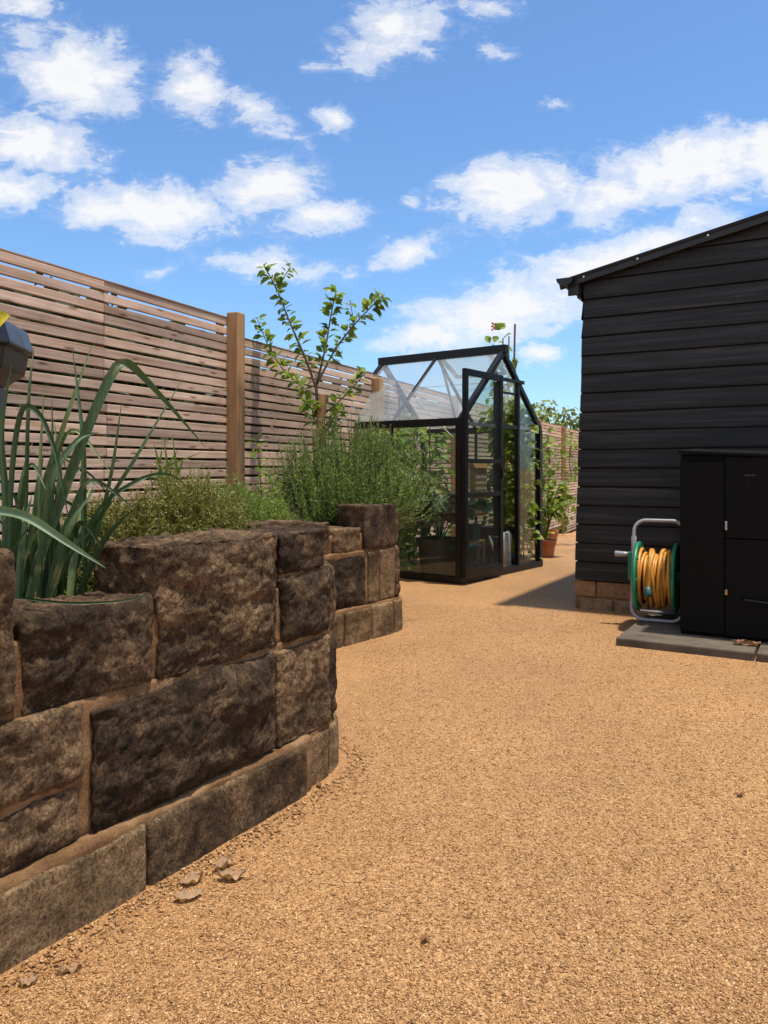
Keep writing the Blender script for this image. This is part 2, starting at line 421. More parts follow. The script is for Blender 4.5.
# ------------------------------------------------------------------ stone walls (two scalloped beds)
def arc_path(pts, step=.02):
    c = catmull(pts, 400); out = [c[0]]; acc = [0.0]
    for p in c[1:]:
        acc.append(acc[-1]+(p-out[-1]).length); out.append(p)
    return out, acc
class Path:
    def __init__(s, pts, s0=0.0): s.p, s.a = arc_path([Vector((x, y, 0)) for x, y in pts]); s.s0 = s0
    def at(s, t):
        t = t+s.s0; a = s.a
        if t <= 0: i = 0
        elif t >= a[-1]: i = len(a)-2
        else:
            lo, hi = 0, len(a)-1
            while hi-lo > 1:
                m = (lo+hi)//2
                if a[m] <= t: lo = m
                else: hi = m
            i = lo
        i0 = max(0, i-6); i1 = min(len(a)-1, i+7)
        d = (s.p[i+1]-s.p[i]).normalized(); ds = (s.p[i1]-s.p[i0]).normalized()
        p = s.p[i]+d*(t-a[i])
        return p, Vector((ds.y, -ds.x, 0))       # point, outward normal (to the right of travel)
def stone(path, s0, s1, z0, z1, back, depth, seed, cell=.010, rough=.016, bulge=.018, rad=.009, lean=0.0, pitch=1.0):
    hx, hz, hy = (s1-s0)/2, (z1-z0)/2, depth/2
    nx = max(4, int(2*hx/cell)); nz = max(4, int(2*hz/cell)); ny = max(3, int(depth/(cell*1.6)))
    sc, zc = (s0+s1)/2, (z0+z1)/2
    idx = {}; vs = []; fs = []
    rad = min(rad, hx*.45, hz*.45)
    so = Vector((seed*3.17, seed*1.31, seed*7.7))
    def vid(i, j, k):
        key = (i, j, k)
        if key in idx: return idx[key]
        x = -hx+2*hx*i/nx; z = -hz+2*hz*j/nz; d = -hy+2*hy*k/ny
        q = Vector((max(-hx+rad, min(hx-rad, x)), max(-hy+rad, min(hy-rad, d)), max(-hz+rad, min(hz-rad, z))))
        dv = Vector((x, d, z))-q
        n = dv.normalized() if dv.length > 1e-6 else Vector((0, 0, 0))
        if dv.length > 1e-6:
            v = q+n*rad
        else: v = Vector((x, d, z))
        w = Vector((v.x, v.y, v.z))+so
        front = max(0.0, n.y) if n.length else 0
        ex = abs(v.x)/hx; ez = abs(v.z)/hz
        dome = (1-min(1, ex)**6)*(1-min(1, ez)**6)
        f1 = noise.noise(w*5.0); f3 = noise.noise(w*2.6+Vector((9, 2, 4)))
        wq = w+Vector((noise.noise(w*9), 0, noise.noise(w*9+Vector((5, 5, 5)))))*.05
        vd = noise.voronoi(wq*Vector((4.6, 4.6, 7)))[0]; fac = vd[1]-vd[0]          # broken, faceted planes
        vd2 = noise.voronoi(wq*Vector((19, 19, 26)))[0]; fac2 = vd2[1]-vd2[0]
        f2 = noise.fractal(w*34, .7, 2.1, 4)
        amp = rough*(f1*.55+f2*.28)
        if front > 0:
            led = noise.fractal(Vector((w.x*5, w.y*5, w.z*17)), .8, 2.0, 4)        # cleaved ledges along the bed
            amp += front*(bulge*(dome*(.55+.55*f3)-.25)+pitch*rough*((fac-.35)*.8+(fac2-.3)*.16+led*.30)*(.3+.7*dome))
        else:
            amp += rough*pitch*.35*(fac2-.35)
        v = v+n*amp
        v.x += .006*noise.noise(Vector((v.z*7, seed, 3))); v.z += .006*noise.noise(Vector((v.x*6, seed, 8)))
        p, nn = path.at(sc+v.x)
        ww = p+nn*(back-hy+v.y - lean*(zc+v.z)); ww.z = zc+v.z
        idx[key] = len(vs); vs.append(ww); return idx[key]
    for i in range(nx):
        for j in range(nz):
            fs.append((vid(i, j, ny), vid(i+1, j, ny), vid(i+1, j+1, ny), vid(i, j+1, ny)))
            fs.append((vid(i, j, 0), vid(i, j+1, 0), vid(i+1, j+1, 0), vid(i+1, j, 0)))
    for i in range(nx):
        for k in range(ny):
            fs.append((vid(i, nz, k), vid(i, nz, k+1), vid(i+1, nz, k+1), vid(i+1, nz, k)))
            fs.append((vid(i, 0, k), vid(i+1, 0, k), vid(i+1, 0, k+1), vid(i, 0, k+1)))
    for j in range(nz):
        for k in range(ny):
            fs.append((vid(0, j, k), vid(0, j, k+1), vid(0, j+1, k+1), vid(0, j+1, k)))
            fs.append((vid(nx, j, k), vid(nx, j+1, k), vid(nx, j+1, k+1), vid(nx, j, k+1)))
    mb = MB(); mb.v = [tuple(v) for v in vs]; mb.f = fs
    return mb
def wall(root, path, specs, mortar, seed0, cell):
    for i, (s0, s1, z0, z1, back, mat, kw) in enumerate(specs):
        k = dict(cell=cell); k.update(kw); lab = k.pop('label', None)
        sm = stone(path, s0-.005, s1+.005, z0-.004, z1+.004, back, k.pop('depth', .2), seed0+i, **k)
        rl = root.location; sm.v = [(x-rl.x, y-rl.y, z-rl.z) for x, y, z in sm.v]
        o = sm.build('stone', mat, root, True)
        if lab: o['label'] = lab
    mm = MB()
    for j, (s0, s1, z0, z1, back, dep) in enumerate(mortar):
        t = stone(path, s0, s1, z0, z1, back, dep, seed0+50+j, cell=.012, rough=.0095, bulge=.003, rad=.006, pitch=.5)
        mm.add(t.v, t.f)
    rl = root.location; mm.v = [(x-rl.x, y-rl.y, z-rl.z) for x, y, z in mm.v]
    mm.build('mortar', 'mortar', root, True)

u = Vector((.53, .85, 0)).normalized()
A0 = Vector((-.682, 1.376, 0))
near_pts = [A0-u*1.0, A0-u*.5, A0, A0+u*.45, A0+u*.9]
e = A0+u*.97
near_pts += [e+Vector((.045, .118, 0)), e+Vector((.03, .26, 0)), e+Vector((-.08, .43, 0)), e+Vector((-.19, .66, 0)), e+Vector((-.32, .88, 0)), e+Vector((-.40, 1.08, 0))]
near = Path([(p.x, p.y) for p in near_pts], 1.0)
nw = empty('stone_wall', (-.3, 2.0, 0))
tag(nw, 'near curved bed wall of big rough brown stone blocks with stepped top in left foreground', 'stone wall')
D, B_, T = 'stone_dark', 'stone_brown', 'stone_tan'
smooth1 = dict(rough=.007, bulge=.004, rad=.009, pitch=.6)
C = []
# lowest course: sawn, nearly flat
for a, b_ in ((-.95, -.44), (-.415, -.09), (-.065, .328), (.346, .893), (.915, 1.035), (1.05, 1.32), (1.34, 1.62), (1.65, 1.95)):
    C.append((a, b_, -.05, .132, 0 if a < .9 else -.022, B_ if -.5 < a < -.4 or .3 < a < .4 else T, smooth1))
# second course
C += [(-.95, -.5, .16, .405, -.035, D, {}), (-.48, -.065, .16, .415, -.035, B_, {}),
      (-.045, .198, .275, .425, -.035, B_, {}), (-.045, .186, .155, .258, -.035, B_, {}),
      (.222, .783, .158, .402, -.020, D, dict(bulge=.03, rough=.019)), (.805, 1.06, .15, .402, -.022, B_, dict(bulge=.03)),
      (1.085, 1.36, .155, .40, -.035, D, {}), (1.385, 1.66, .155, .40, -.035, B_, {}), (1.69, 1.95, .155, .40, -.035, D, {})]
# third course and the stepped tops
C += [(-.95, -.46, .43, .72, -.045, B_, {}), (-.43, -.09, .44, .60, -.045, D, {}),
      (-.07, .055, .445, .745, -.04, B_, dict(rad=.02)), (.078, .382, .428, .612, -.04, D, dict(bulge=.035, rough=.02, rad=.012)),
      (.405, .812, .425, .722, -.035, B_, dict(bulge=.045, rough=.026, rad=.010, depth=.24)),
      (.838, 1.085, .425, .592, -.03, D, dict(bulge=.035, rough=.019)), (.835, 1.07, .612, .718, -.045, D, dict(bulge=.02, rough=.019)),
      (1.11, 1.38, .425, .60, -.04, B_, {}), (1.40, 1.68, .425, .72, -.045, B_, {}), (1.70, 1.95, .425, .62, -.045, D, {})]
wall(nw, near, C, [(-.95, .93, -.05, .150, -.012, .2), (.92, 1.95, -.05, .150, -.034, .18), (-.95, 1.95, .148, .43, -.044, .17), (-.94, -.10, .42, .57, -.06, .14),
     (-.09, .80, .42, .575, -.054, .15), (.79, 1.95, .42, .575, -.05, .15), (.84, 1.06, .57, .63, -.058, .14), (1.39, 1.66, .57, .62, -.06, .14)], 10, .0060)

far_pts = [(-.60, 3.25), (-.50, 3.47), (-.37, 3.68), (-.257, 3.83), (-.09, 4.04), (.071, 4.25), (.10, 4.33), (.095, 4.45), (.03, 4.65), (-.13, 4.92), (-.40, 5.15), (-.80, 5.3)]
far = Path(far_pts)
fw = empty('stone_wall', (-.1, 4.1, 0))
tag(fw, 'smaller curved bed wall of stone blocks below the rosemary, farther of the two', 'stone wall')
def s_of(path, x):            # arc position where the far path passes x (front run only)
    t = .3
    while t < 1.3 and path.at(t)[0].x < x: t += .005
    return t
sa, sb, sc_, sd_, se = [s_of(far, x) for x in (-.257, -.06, .0, .055, .075)]
C = [(0.02, .32, -.05, .15, 0, T, smooth1), (.33, sa+.08, -.05, .16, 0, T, smooth1), (sa+.10, sb-.02, -.05, .165, 0, T, smooth1), (sb+.005, sd_-.01, -.05, .17, 0, T, smooth1), (sd_+.01, sd_+.16, -.05, .17, 0, T, smooth1), (sd_+.18, sd_+.5, -.05, .17, 0, T, smooth1), (sd_+.52, sd_+.95, -.05, .17, 0, T, smooth1),
     (.02, .36, .18, .42, -.02, B_, {}), (.385, sb-.03, .19, .445, -.02, D, {}), (sb-.005, sb+.075, .19, .455, -.02, T, dict(smooth1)), (sb+.095, sd_+.03, .19, .455, -.02, B_, dict(smooth1)), (sd_+.05, sd_+.3, .19, .455, -.02, D, {}), (sd_+.32, sd_+.7, .19, .455, -.02, B_, {}),
     (.10, sa+.02, .445, .63, -.03, D, {}), (sa+.05, sb-.06, .47, .585, -.03, B_, {}), (sb-.035, sd_+.055, .478, .70, -.02, D, dict(smooth1)), (sd_+.075, sd_+.3, .475, .66, -.03, B_, {}), (sd_+.32, sd_+.6, .475, .62, -.03, D, {})]
wall(fw, far, C, [(0, sd_+.95, -.05, .185, -.012, .2), (0, sd_+.75, .18, .47, -.03, .18), (.1, sd_+.6, .46, .56, -.042, .15)], 120, .009)

# chips lying loose over the foreground and against the wall foot
def foreground_chips():
    rng = np.random.default_rng(3); pts = []
    n = 165000
    y = 1.15+3.9*rng.random(n)**1.75; x = (rng.random(n)*1.12-.56)*y
    z = rng.uniform(-.0014, .0014, n)
    ok = (x-A0.x)*u.y-(y-A0.y)*u.x > .012
    ok |= (y > 2.24) & (x > -.10)
    ok &= ~((y > 2.2) & (x < -.1))
    pts = np.stack([x, y, z], 1)[ok]
    o = chips('gravel_surface', pts, M['chip'], .0028, .0064); tag(o, kind='stuff', label='fine golden gravel chips bedded in the path', cat='gravel')
    rng = np.random.default_rng(8); k = []
    for i in range(900):
        t = rng.uniform(-.2, 1.35); p, nn = near.at(t); q = p+nn*(.008+abs(rng.normal(0, .035))); k.append((q.x, q.y, .004))
    o = chips('loose_grit', np.array(k), M['chip'], .003, .0085); tag(o, kind='stuff', label='loose coarse grit gathered along the foot of the near wall', cat='grit')
foreground_chips()

# bed soil
def soil_bed():
    mb = MB(); n = 60
    rows = []
    for i in range(n+1):
        t = -.95+2.9*i/n; p, nn = near.at(t); a = p-nn*.13; rows.append(a)
    for i in range(20):
        t = .05+(sd_+.85)*i/19; p, nn = far.at(t); rows.append(p-nn*.12)
    w = 14
    for i, a in enumerate(rows):
        fy = max(a.y-.2, .3); b2 = Vector((-.965+.43*(fy-4.95)-.03, fy, 0))
        for k in range(w):
            q = a.lerp(b2, k/(w-1)); z = (.50 if i <= n else .56)+.035*noise.fractal(Vector((q.x*5, q.y*5, 2)), 1, 2, 4)
            mb.v.append((q.x, q.y, z))
    for i in range(len(rows)-1):
        for k in range(w-1): mb.f.append((i*w+k, i*w+k+1, (i+1)*w+k+1, (i+1)*w+k))
    o = mb.build('bed_soil', 'soil', None, True); tag(o, kind='structure')
soil_bed()
rng = np.random.default_rng(12); k = []
for i in range(2200):
    t = rng.uniform(-.3, .8); p, nn = near.at(t); q = p-nn*rng.uniform(.15, .6); k.append((q.x, q.y, .505+.035*noise.fractal(Vector((q.x*5, q.y*5, 2)), 1, 2, 4)))
tag(chips('bark_mulch', np.array(k), M['chip'], .006, .017), kind='stuff', label='orange bark mulch scattered on the bed soil among the leeks', cat='mulch')

# ------------------------------------------------------------------ slatted fence
FD = Vector((.4027, .9153, 0)); FN = Vector((.9153, -.4027, 0)); FP = Vector((-.965, 4.95, 0))
fence = empty('fence', (FP.x, FP.y, 0), math.atan2(FD.y, FD.x))
tag(fence, 'long weathered horizontal slat fence with brown posts running behind the bed and greenhouse', 'fence')
SP = 2.2
for k in range(-3, 7):
    top = 1.85 if k < 0 else 1.747-.012*k
    gz = .3 if k < 1 else ground_z(FP.y+FD.y*SP*k)-.02
    mb = MB(); z = top-.0215; i = 0
    while z > gz+.02:
        x0, x1 = k*SP+.004, (k+1)*SP-.004
        jz = random.uniform(-.0022, .0022); jy = random.uniform(-.002, .002); tl = random.uniform(-.0025, .0025)
        if k < 2:
            xm = (x0+x1)/2+random.choice((0, 0, .02)); hh_ = .0435+random.uniform(-.002, .001)
            mb.bar((x0, -.03+jy, z+jz-tl), (xm-.001, -.03+jy, z+jz), .02, hh_, bev=.003)
            mb.bar((xm+.001, -.03-jy, z+jz+random.uniform(-.0012, .0012)), (x1, -.03-jy, z+jz+tl), .02, hh_, bev=.003)
        else:
            mb.box(((x0+x1)/2, -.03+jy, z+jz), (x1-x0, .02, .0425))
        z -= .0565; i += 1
    pn = mb.build('slat_panel', 'slat', fence)
    b2 = MB()
    for xx in (k*SP+.06, (k+.5)*SP, (k+1)*SP-.06):
        b2.box((xx, .0-.058+.0, (top+gz)/2), (.045, .03, top-gz-.02))
    b2.bar((k*SP+.005, -.031, top+.006), ((k+1)*SP-.005, -.031, top+.006), .026, .011, bev=.003)
    # battens sit on the far side of the slats
    for j in range(len(b2.v)):
        pass
    b2.build('batten', 'rail', fence)
    mb = MB(); pt = 1.888 if k == 0 else (top-.03 if k == 1 else top+.012)
    h = pt-(gz-.1); mb.bbox((k*SP, .022, gz-.1+h/2), (.085, .085, h), .008)
    if k > -3: mb.build('post', 'post', fence)
# the fence's local +Y points away from the yard? keep the posts on the yard side
fence.rotation_euler = (0, 0, math.atan2(FD.y, FD.x))
for ch in fence.children:
    for v in ch.data.vertices: v.co.y = -v.co.y
    ch.data.flip_normals()

# ------------------------------------------------------------------ shed
W0 = Vector((1.22, 5.0, 0)); WD = Vector((.862, -.507, 0)); WI = Vector((.507, .862, 0))
sh = empty('shed', (W0.x, W0.y, 0), math.atan2(WD.y, WD.x))
tag(sh, 'black weatherboarded shed with sloping roof and brick plinth on the right', 'shed')
PITCH = .205; EZ = 2.07; SL = 3.4; SDEP = 2.6
mb = MB(); z = .185; k = 0; bh = .119
while z < 2.75:
    zb, zt = z+.005, z+bh-.004
    # sloped cut under the verge: x where the roof underside crosses
    xs = max(0.0, (zb-EZ-.05)/PITCH); xs2 = max(0.0, (zt-EZ-.05)/PITCH)
    lean = .065*(1-min(1, z/2.0))-.05
    j = random.uniform(-.004, .006)
    x0b = xs-(.065*(1-min(1, z/2.0)))+.075+j if xs == 0 else xs
    x0t = xs2-(.065*(1-min(1, z/2.0)))+.075+j if xs2 == 0 else xs2
    yb, yt = -.026, -.017          # bottom edge stands proud over the board below
    th = .016; n = 26
    vs = []
    for i in range(n+1):
        f = i/n
        xb = x0b+(SL-x0b)*f; xt = x0t+(SL-x0t)*f
        wv = .003*noise.noise(Vector((xb*1.7, z*9, 1)))
        vs += [(xb, yb+wv, zb+wv), (xb, yb+wv*1.0-.001, zb+.010), (xt, yt, zt), (xt, yt+th, zt), (xb, yb+th, zb+wv)]
    fs = []
    for i in range(n):
        for q in range(5):
            a = i*5; q2 = (q+1) % 5; fs.append((a+q, a+5+q, a+5+q2, a+q2))
    fs += [(0, 1, 2, 3, 4), tuple(n*5+q for q in (4, 3, 2, 1, 0))]
    if xs < SL-.2: mb.add(vs, fs)
    z += bh; k += 1
mb.add([(.022, .001, .185), (SL, .001, .185), (SL, .001, EZ+PITCH*SL), (.085, .001, EZ+.02)], [(0, 1, 2, 3)])
mb.build('front_wall', 'board', sh)
mb = MB(); z = .185
while z < 2.05:
    mb.add([(.052, .0, z), (.052, SDEP, z), (.07, SDEP, z+.165), (.07, 0, z+.165), (.08, 0, z), (.08, SDEP, z)], [(0, 3, 2, 1), (0, 1, 5, 4)]); z += bh
mb.box((SL/2+.04, SDEP, 1.25), (SL-.1, .03, 2.1)); mb.box((SL, SDEP/2, 1.4), (.03, SDEP-.05, 2.5))
mb.build('side_wall', 'board', sh)
mb = MB()
sl = math.sqrt(1+PITCH**2); ang = math.atan(PITCH); rot = Matrix.Rotation(-ang, 3, 'Y')
mb.bbox((SL/2-.02, SDEP/2, EZ+PITCH*(SL/2-.02)+.035), (SL*sl+.10, SDEP+.16, .022), .004, rot)
mb.build('roof', 'felt', sh)
mb = MB(); mb.bbox((SL/2-.02, -.062, EZ+PITCH*(SL/2-.02)+.016), (SL*sl+.10, .022, .058), .004, rot); mb.build('verge_board', 'bplastic', sh)
for xx in (.09, .42, .82, 1.22, 1.62):
    mb = MB(); mb.lathe([(0, -.008), (.005, -.0075), (.008, -.003), (.008, .002)], (0, 0, 0), 10)
    o = mb.build('screw', 'steel', sh, True); o.rotation_euler = (R(-90), 0, 0); o.location = (xx, -.0745, EZ+PITCH*xx+.016)
# gutter along the eave with an end cap
mb = MB(); prof = []
for i in range(13):
    a = math.pi+math.pi*i/12; prof.append((.055*math.cos(a), .055*math.sin(a)))
outer = prof; inner = [(x*.92, y*.92) for x, y in prof][::-1]
ring = outer+inner; n = len(ring); vs = []
for yy in (-.11, SDEP+.1): vs += [(-.02+x, yy, EZ+.035+z*.9) for x, z in ring]
fs = [(i, (i+1) % n, n+(i+1) % n, n+i) for i in range(n)]
mb.add(vs, fs)
cap = [(-.02+x, -.111, EZ+.035+z*.9) for x, z in outer]
mb.add(cap+[(x, -.117, z) for x, y, z in cap], [tuple(range(13)), tuple(range(25, 12, -1))]+[(i, i+1, 14+i, 13+i) for i in range(12)]+[(12, 0, 13, 25)])
mb.build('gutter', 'bplastic', sh)
mb = MB(); mb.bbox((.045, SDEP/2-.03, EZ-.02), (.022, SDEP, .13), .003); mb.bbox((.02, -.055, EZ-.02), (.07, .02, .10), .004); mb.build('fascia', 'bplastic', sh)
# brick plinth
def mat_brick():
    m, nt, b = new_mat('plinth_brick'); v = coords(nt); geo = N(nt, 'ShaderNodeNewGeometry')
    r = ramp(nt, geo.outputs['Random Per Island'], [(0, (.17, .095, .05)), (.5, (.25, .145, .075)), (1, (.32, .20, .115))])
    n = noise_n(nt, v, 40, 6, .7); c = mixc(nt, 1.0, r.outputs[0], ramp(nt, n, [(.3, (.6, .58, .55)), (.6, (1.1, 1.1, 1.1))]).outputs[0], 'MULTIPLY')
    L(nt, c, b.inputs['Base Color']); b.inputs['Roughness'].default_value = .9; bump(nt, b, n, .6, .005); return m
M['brick'] = mat_brick()
M['brickgrey'] = mat_plain('engineering_brick', (.24, .155, .09), .9, 0, .3, .35, 20, .5)
mb = MB(); mb2 = MB(); 
for row, (z0, z1, t) in enumerate(((-.02, .072, mb2), (.084, .180, mb))):
    x = -.06 if row else -.17
    while x < SL:
        x1 = min(x+.205, SL); xa = max(x, .012)
        if x1-xa > .03: t.bbox(((xa+x1)/2, .04, (z0+z1)/2), (x1-xa, .10, z1-z0), .006)
        x += .217
y = .1
for yy in range(11):
    for row, (z0, z1, t) in enumerate(((-.02, .072, mb2), (.084, .180, mb))):
        t.bbox((.062, .205+yy*.217, (z0+z1)/2), (.10, .205, z1-z0), .006)
pl = mb.build('plinth', 'brick', sh); mb2.build('lower_brick_course', 'brickgrey', pl)
mb = MB(); mb.box((SL/2, .045, .078), (SL-.03, .086, .19)); mb.box((.062, 1.3, .078), (.086, 2.4, .19)); mb.build('plinth_mortar', 'mortar', pl)

# concrete slabs
slab = empty('paving', (0, 0, 0))
tag(slab, kind='structure')
ca = Vector((1.175, 3.93, 0))
rot = Matrix((WD, WI, Vector((0, 0, 1)))).transposed()
def slab_piece(x0, x1, y1=.86):
    mb = MB(); n = 30; m = 22; o = ca
    mb.bbox((0, 0, 0), (x1-x0, y1, .075), .008)
    vs = []
    for v in mb.v: vs.append(rot @ Vector((v[0]+(x0+x1)/2, v[1]+y1/2, v[2]+.003))+o)
    mb.v = [tuple(v) for v in vs]; mb.build('slab', 'conc', slab)
slab_piece(0, .635); slab_piece(.645, 1.25); slab_piece(1.26, 1.9)

# storage cabinet
cb0 = Vector((1.53, 4.01, .041))
cab = empty('storage_cabinet', cb0, math.atan2(WD.y, WD.x))
tag(cab, 'black painted wooden storage cupboard with scuffed door standing on the concrete slab', 'cupboard')
CW, CD, CH = .95, .62, .932
mb = MB(); mb.bbox((CW/2, CD/2+.02, CH/2), (CW, CD, CH), .006); mb.build('body', 'blackpaint', cab)
mb = MB()
vs = [(-.006, -.022, CH+.004), (CW+.01, -.022, CH-.045), (CW+.01, CD+.03, CH-.01), (-.006, CD+.03, CH+.03)]
vs += [(x, y, z+.013) for x, y, z in vs]
mb.add(vs, [(3, 2, 1, 0), (4, 5, 6, 7), (0, 1, 5, 4), (1, 2, 6, 5), (2, 3, 7, 6), (3, 0, 4, 7)]); mb.build('lid', 'blackpaint', cab)
mb = MB(); mb.bbox((.107, .008, CH/2-.01), (.211, .022, CH-.06), .003); mb.build('frame_board', 'blackpaint', cab)
dr = MB(); dr.bbox((.58, .0075, .712), (.727, .022, .408), .003); dr = dr.build('door', 'blackpaint', cab)
d2 = MB(); d2.bbox((.58, .0075, .26), (.727, .022, .484), .003); d2 = d2.build('door', 'blackpaint', cab)
mb = MB(); mb.bbox((.222, -.008, .57), (.011, .005, .045), .002); mb.bbox((.222, -.015, .57), (.008, .014, .02), .002); mb.build('latch', 'steel', cab)
mb = MB(); mb.bbox((.222, -.008, .235), (.013, .005, .028), .002); mb.lathe([(0, -.006), (.006, -.005), (.006, .004)], (.222, -.012, .242), 10, 'Z'); mb.build('hinge', 'brass', cab)
mb = MB(); mb.tube([(.30, -.006, .208), (.31, -.022, .207), (.40, -.022, .200), (.47, -.006, .198)], .005, 8); mb.build('handle', 'bplastic', d2)
mb = MB(); mb.bbox((.33, -.0065, .823), (.05, .003, .010), .001); mb.build('name_plate', 'pot', dr)

# hose reel
hr_c = P(659, 617, 4.42); hr_c.z = .041
reel = empty('hose_reel', hr_c, math.atan2(WD.y, WD.x)+R(4))
tag(reel, 'green hose reel wound with yellow hose on a grey tube frame beside the black cupboard', 'hose reel')
def rrect(x0, x1, z0, z1, r, y0, y1):
    pts = []
    for cx, cz, a0 in ((x1-r, z0+r, -90), (x1-r, z1-r, 0), (x0+r, z1-r, 90), (x0+r, z0+r, 180)):
        for i in range(7):
            a = R(a0+15*i); z = cz+r*math.sin(a); pts.append((cx+r*math.cos(a), y0+(y1-y0)*(z-z0)/(z1-z0), z))
    return pts
mb = MB(); mb.tube(rrect(-.132, .142, .012, .56, .065, -.13, -.02), .0105, 10, closed=True)
mb.tube([(-.132, -.105, .14), (-.132, .02, .09), (-.13, .13, .012)], .0095, 8); mb.tube([(.142, -.105, .14), (.142, .02, .09), (.14, .13, .012)], .0095, 8); mb.tube([(-.13, .13, .012), (.14, .13, .012)], .0095, 8)
fr = mb.build('frame', 'greypaint', reel, True)
mb = MB(); mb.tube([(-.132, -.05, .36), (-.132, -.034, .47)], [.016, .013], 10); mb.build('grip', 'greypaint', fr, True)
zc = .245; yc = -.055
def flange(x):
    mb = MB(); s = 1 if x > 0 else -1
    mb.lathe([(.035, -.006), (.17, -.006), (.186, -.012), (.195, -.004), (.195, .006), (.186, .012), (.17, .006), (.035, .006), (.035, -.006)], (x, yc, zc), 40, 'X')
    for k in range(8):
        a = 2*math.pi*k/8; mb.bar((x-s*.008, yc+.04*math.cos(a), zc+.04*math.sin(a)), (x-s*.008, yc+.175*math.cos(a), zc+.175*math.sin(a)), .012, .012, (1, 0, 0))
    return mb.build('flange', 'green', reel, True)
flange(-.103); flange(.098)
mb = MB(); mb.tube([(-.13, yc, zc), (.14, yc, zc)], .035, 16); mb.build('drum', 'green', reel, True)
random.seed(21)
mb = MB()
for lay in range(3):
    rr = .105+.022*lay; pts = []; turns = 7
    for i in range(turns*26+1):
        a = 2*math.pi*i/26; f = i/(turns*26)
        x = -.08+.155*(f if lay % 2 == 0 else 1-f)
        wob = .018*math.sin(a*.37+lay*2)+.009*math.sin(a*.81+1)+.006*noise.noise(Vector((a*.6, lay, 1)))
        r2 = rr+.008*math.sin(a*.53+lay)+.007*noise.noise(Vector((a*.4, lay*3, 5)))-(.012*max(0, math.sin(a))*0)
        sag = .022*max(0, -math.sin(a))*(.5+.5*math.sin(a*.29))
        pts.append((min(.083, max(-.086, x+wob)), yc+r2*math.cos(a), zc+r2*math.sin(a)-sag))
    mb.tube(pts, .0095, 8)
mb.tube(catmull([(-.01, yc-.10, zc+.15), (-.02, yc-.165, zc+.08), (-.025, yc-.172, zc-.02), (-.03, yc-.175, zc-.045)], 14), .0095, 8)
hose = mb.build('hose', 'hose', reel, True)
mb = MB(); mb.tube([(-.03, yc-.175, zc-.035), (-.029, yc-.178, zc-.06), (-.028, yc-.178, zc-.065), (-.026, yc-.178, zc-.088)], [.015, .016, .0185, .0175], 12); mb.build('connector', 'teal', hose, True)
mb = MB(); mb.bbox((-.152, yc, zc+.055), (.018, .034, .16), .005); cr = mb.build('crank', 'green', reel)
mb = MB(); mb.tube([(-.155, yc, zc+.12), (-.18, yc, zc+.12), (-.232, yc, zc+.12), (-.236, yc, zc+.12)], [.012, .015, .0165, .012], 12); mb.build('handle', 'greypaint', cr, True)

# leaves on the ground
def dry_leaf(loc, ln, w, mat, label, rz, curl=.5, cat='leaf', seed=1):
    random.seed(seed); mb = MB(); nu, nv = 17, 11
    for i in range(nu):
        t = i/(nu-1); ww = w*(math.sin(math.pi*min(1, t*.94+.05))**.8)*(1+.05*random.uniform(-1, 1))
        for j in range(nv):
            s = j/(nv-1)*2-1
            z = curl*w*(s*s)*.28*(1+.5*math.sin(3*t+seed))+curl*ln*.13*(2*t-1)**2+.012*noise.noise(Vector((t*4, s*3, seed)))+.004
            mb.v.append(((t-.5)*ln, s*ww*.5+.05*w*math.sin(5*t+seed), z))
    for i in range(nu-1):
        for j in range(nv-1): mb.f.append((i*nv+j, i*nv+j+1, (i+1)*nv+j+1, (i+1)*nv+j))
    mb.tube([(-.5*ln, 0, curl*ln*.25+.004), (-.62*ln, .004, curl*ln*.2+.004)], .0015, 5)
    o = mb.build('dry_leaf', mat, None, True, loc); o.rotation_euler = (0, 0, rz)
    return tag(o, label, cat)
def G(px, py):
    d = H*FPX/(py-HY); return Vector(((px-CX)/FPX*d, d, .003))
dry_leaf(G(189, 899), .062, .032, 'dryleaf', 'pale curled dry leaf on the gravel, nearest one below the wall foot joint', R(25), .5, seed=3)
dry_leaf(G(192, 884), .052, .030, 'dryleaf', 'brown curled dry leaf touching the foot of the near wall', R(40), .7, seed=5)
dry_leaf(G(224, 868), .050, .028, 'dryleaf', 'grey crumpled dry leaf close to the wall, upper of the pair', R(60), .8, seed=6)
dry_leaf(G(232, 880), .060, .030, 'dryleaf', 'twisted beige dry leaf on the gravel, rightmost by the wall', R(15), .9, seed=8)
dry_leaf(G(70, 973), .040, .012, 'dryleaf', 'thin stick-like dry leaf on the gravel near the bottom left', R(20), .3, seed=9)
dry_leaf(G(28, 985), .030, .02, 'dryleaf', 'small tan leaf fragment on the gravel at the far bottom left', R(10), .3, seed=10)
dry_leaf(G(425, 942), .022, .012, 'redleaf', 'tiny dark leaf scrap lying alone in the open gravel foreground', R(70), .5, seed=21)
dry_leaf(G(740, 797), .022, .012, 'redleaf', 'tiny dark leaf scrap on the gravel near the right edge', R(10), .5, seed=22)
dry_leaf(G(319, 727+60), .030, .014, 'redleaf', 'small brown leaf scrap by the wall corner on the gravel', R(110), .5, seed=23)
sl0 = P(748, 646, 3.745); sl0.z = .042
dry_leaf(sl0+Vector((-.03, .02, 0)), .06, .04, 'redleaf', 'reddish brown crumpled leaf on the slab against the cupboard, left of two', R(-20), 1.0, seed=12)
dry_leaf(sl0+Vector((.03, .0, 0)), .075, .04, 'redleaf', 'paler folded brown leaf on the slab edge, right of two', R(15), .9, seed=14)

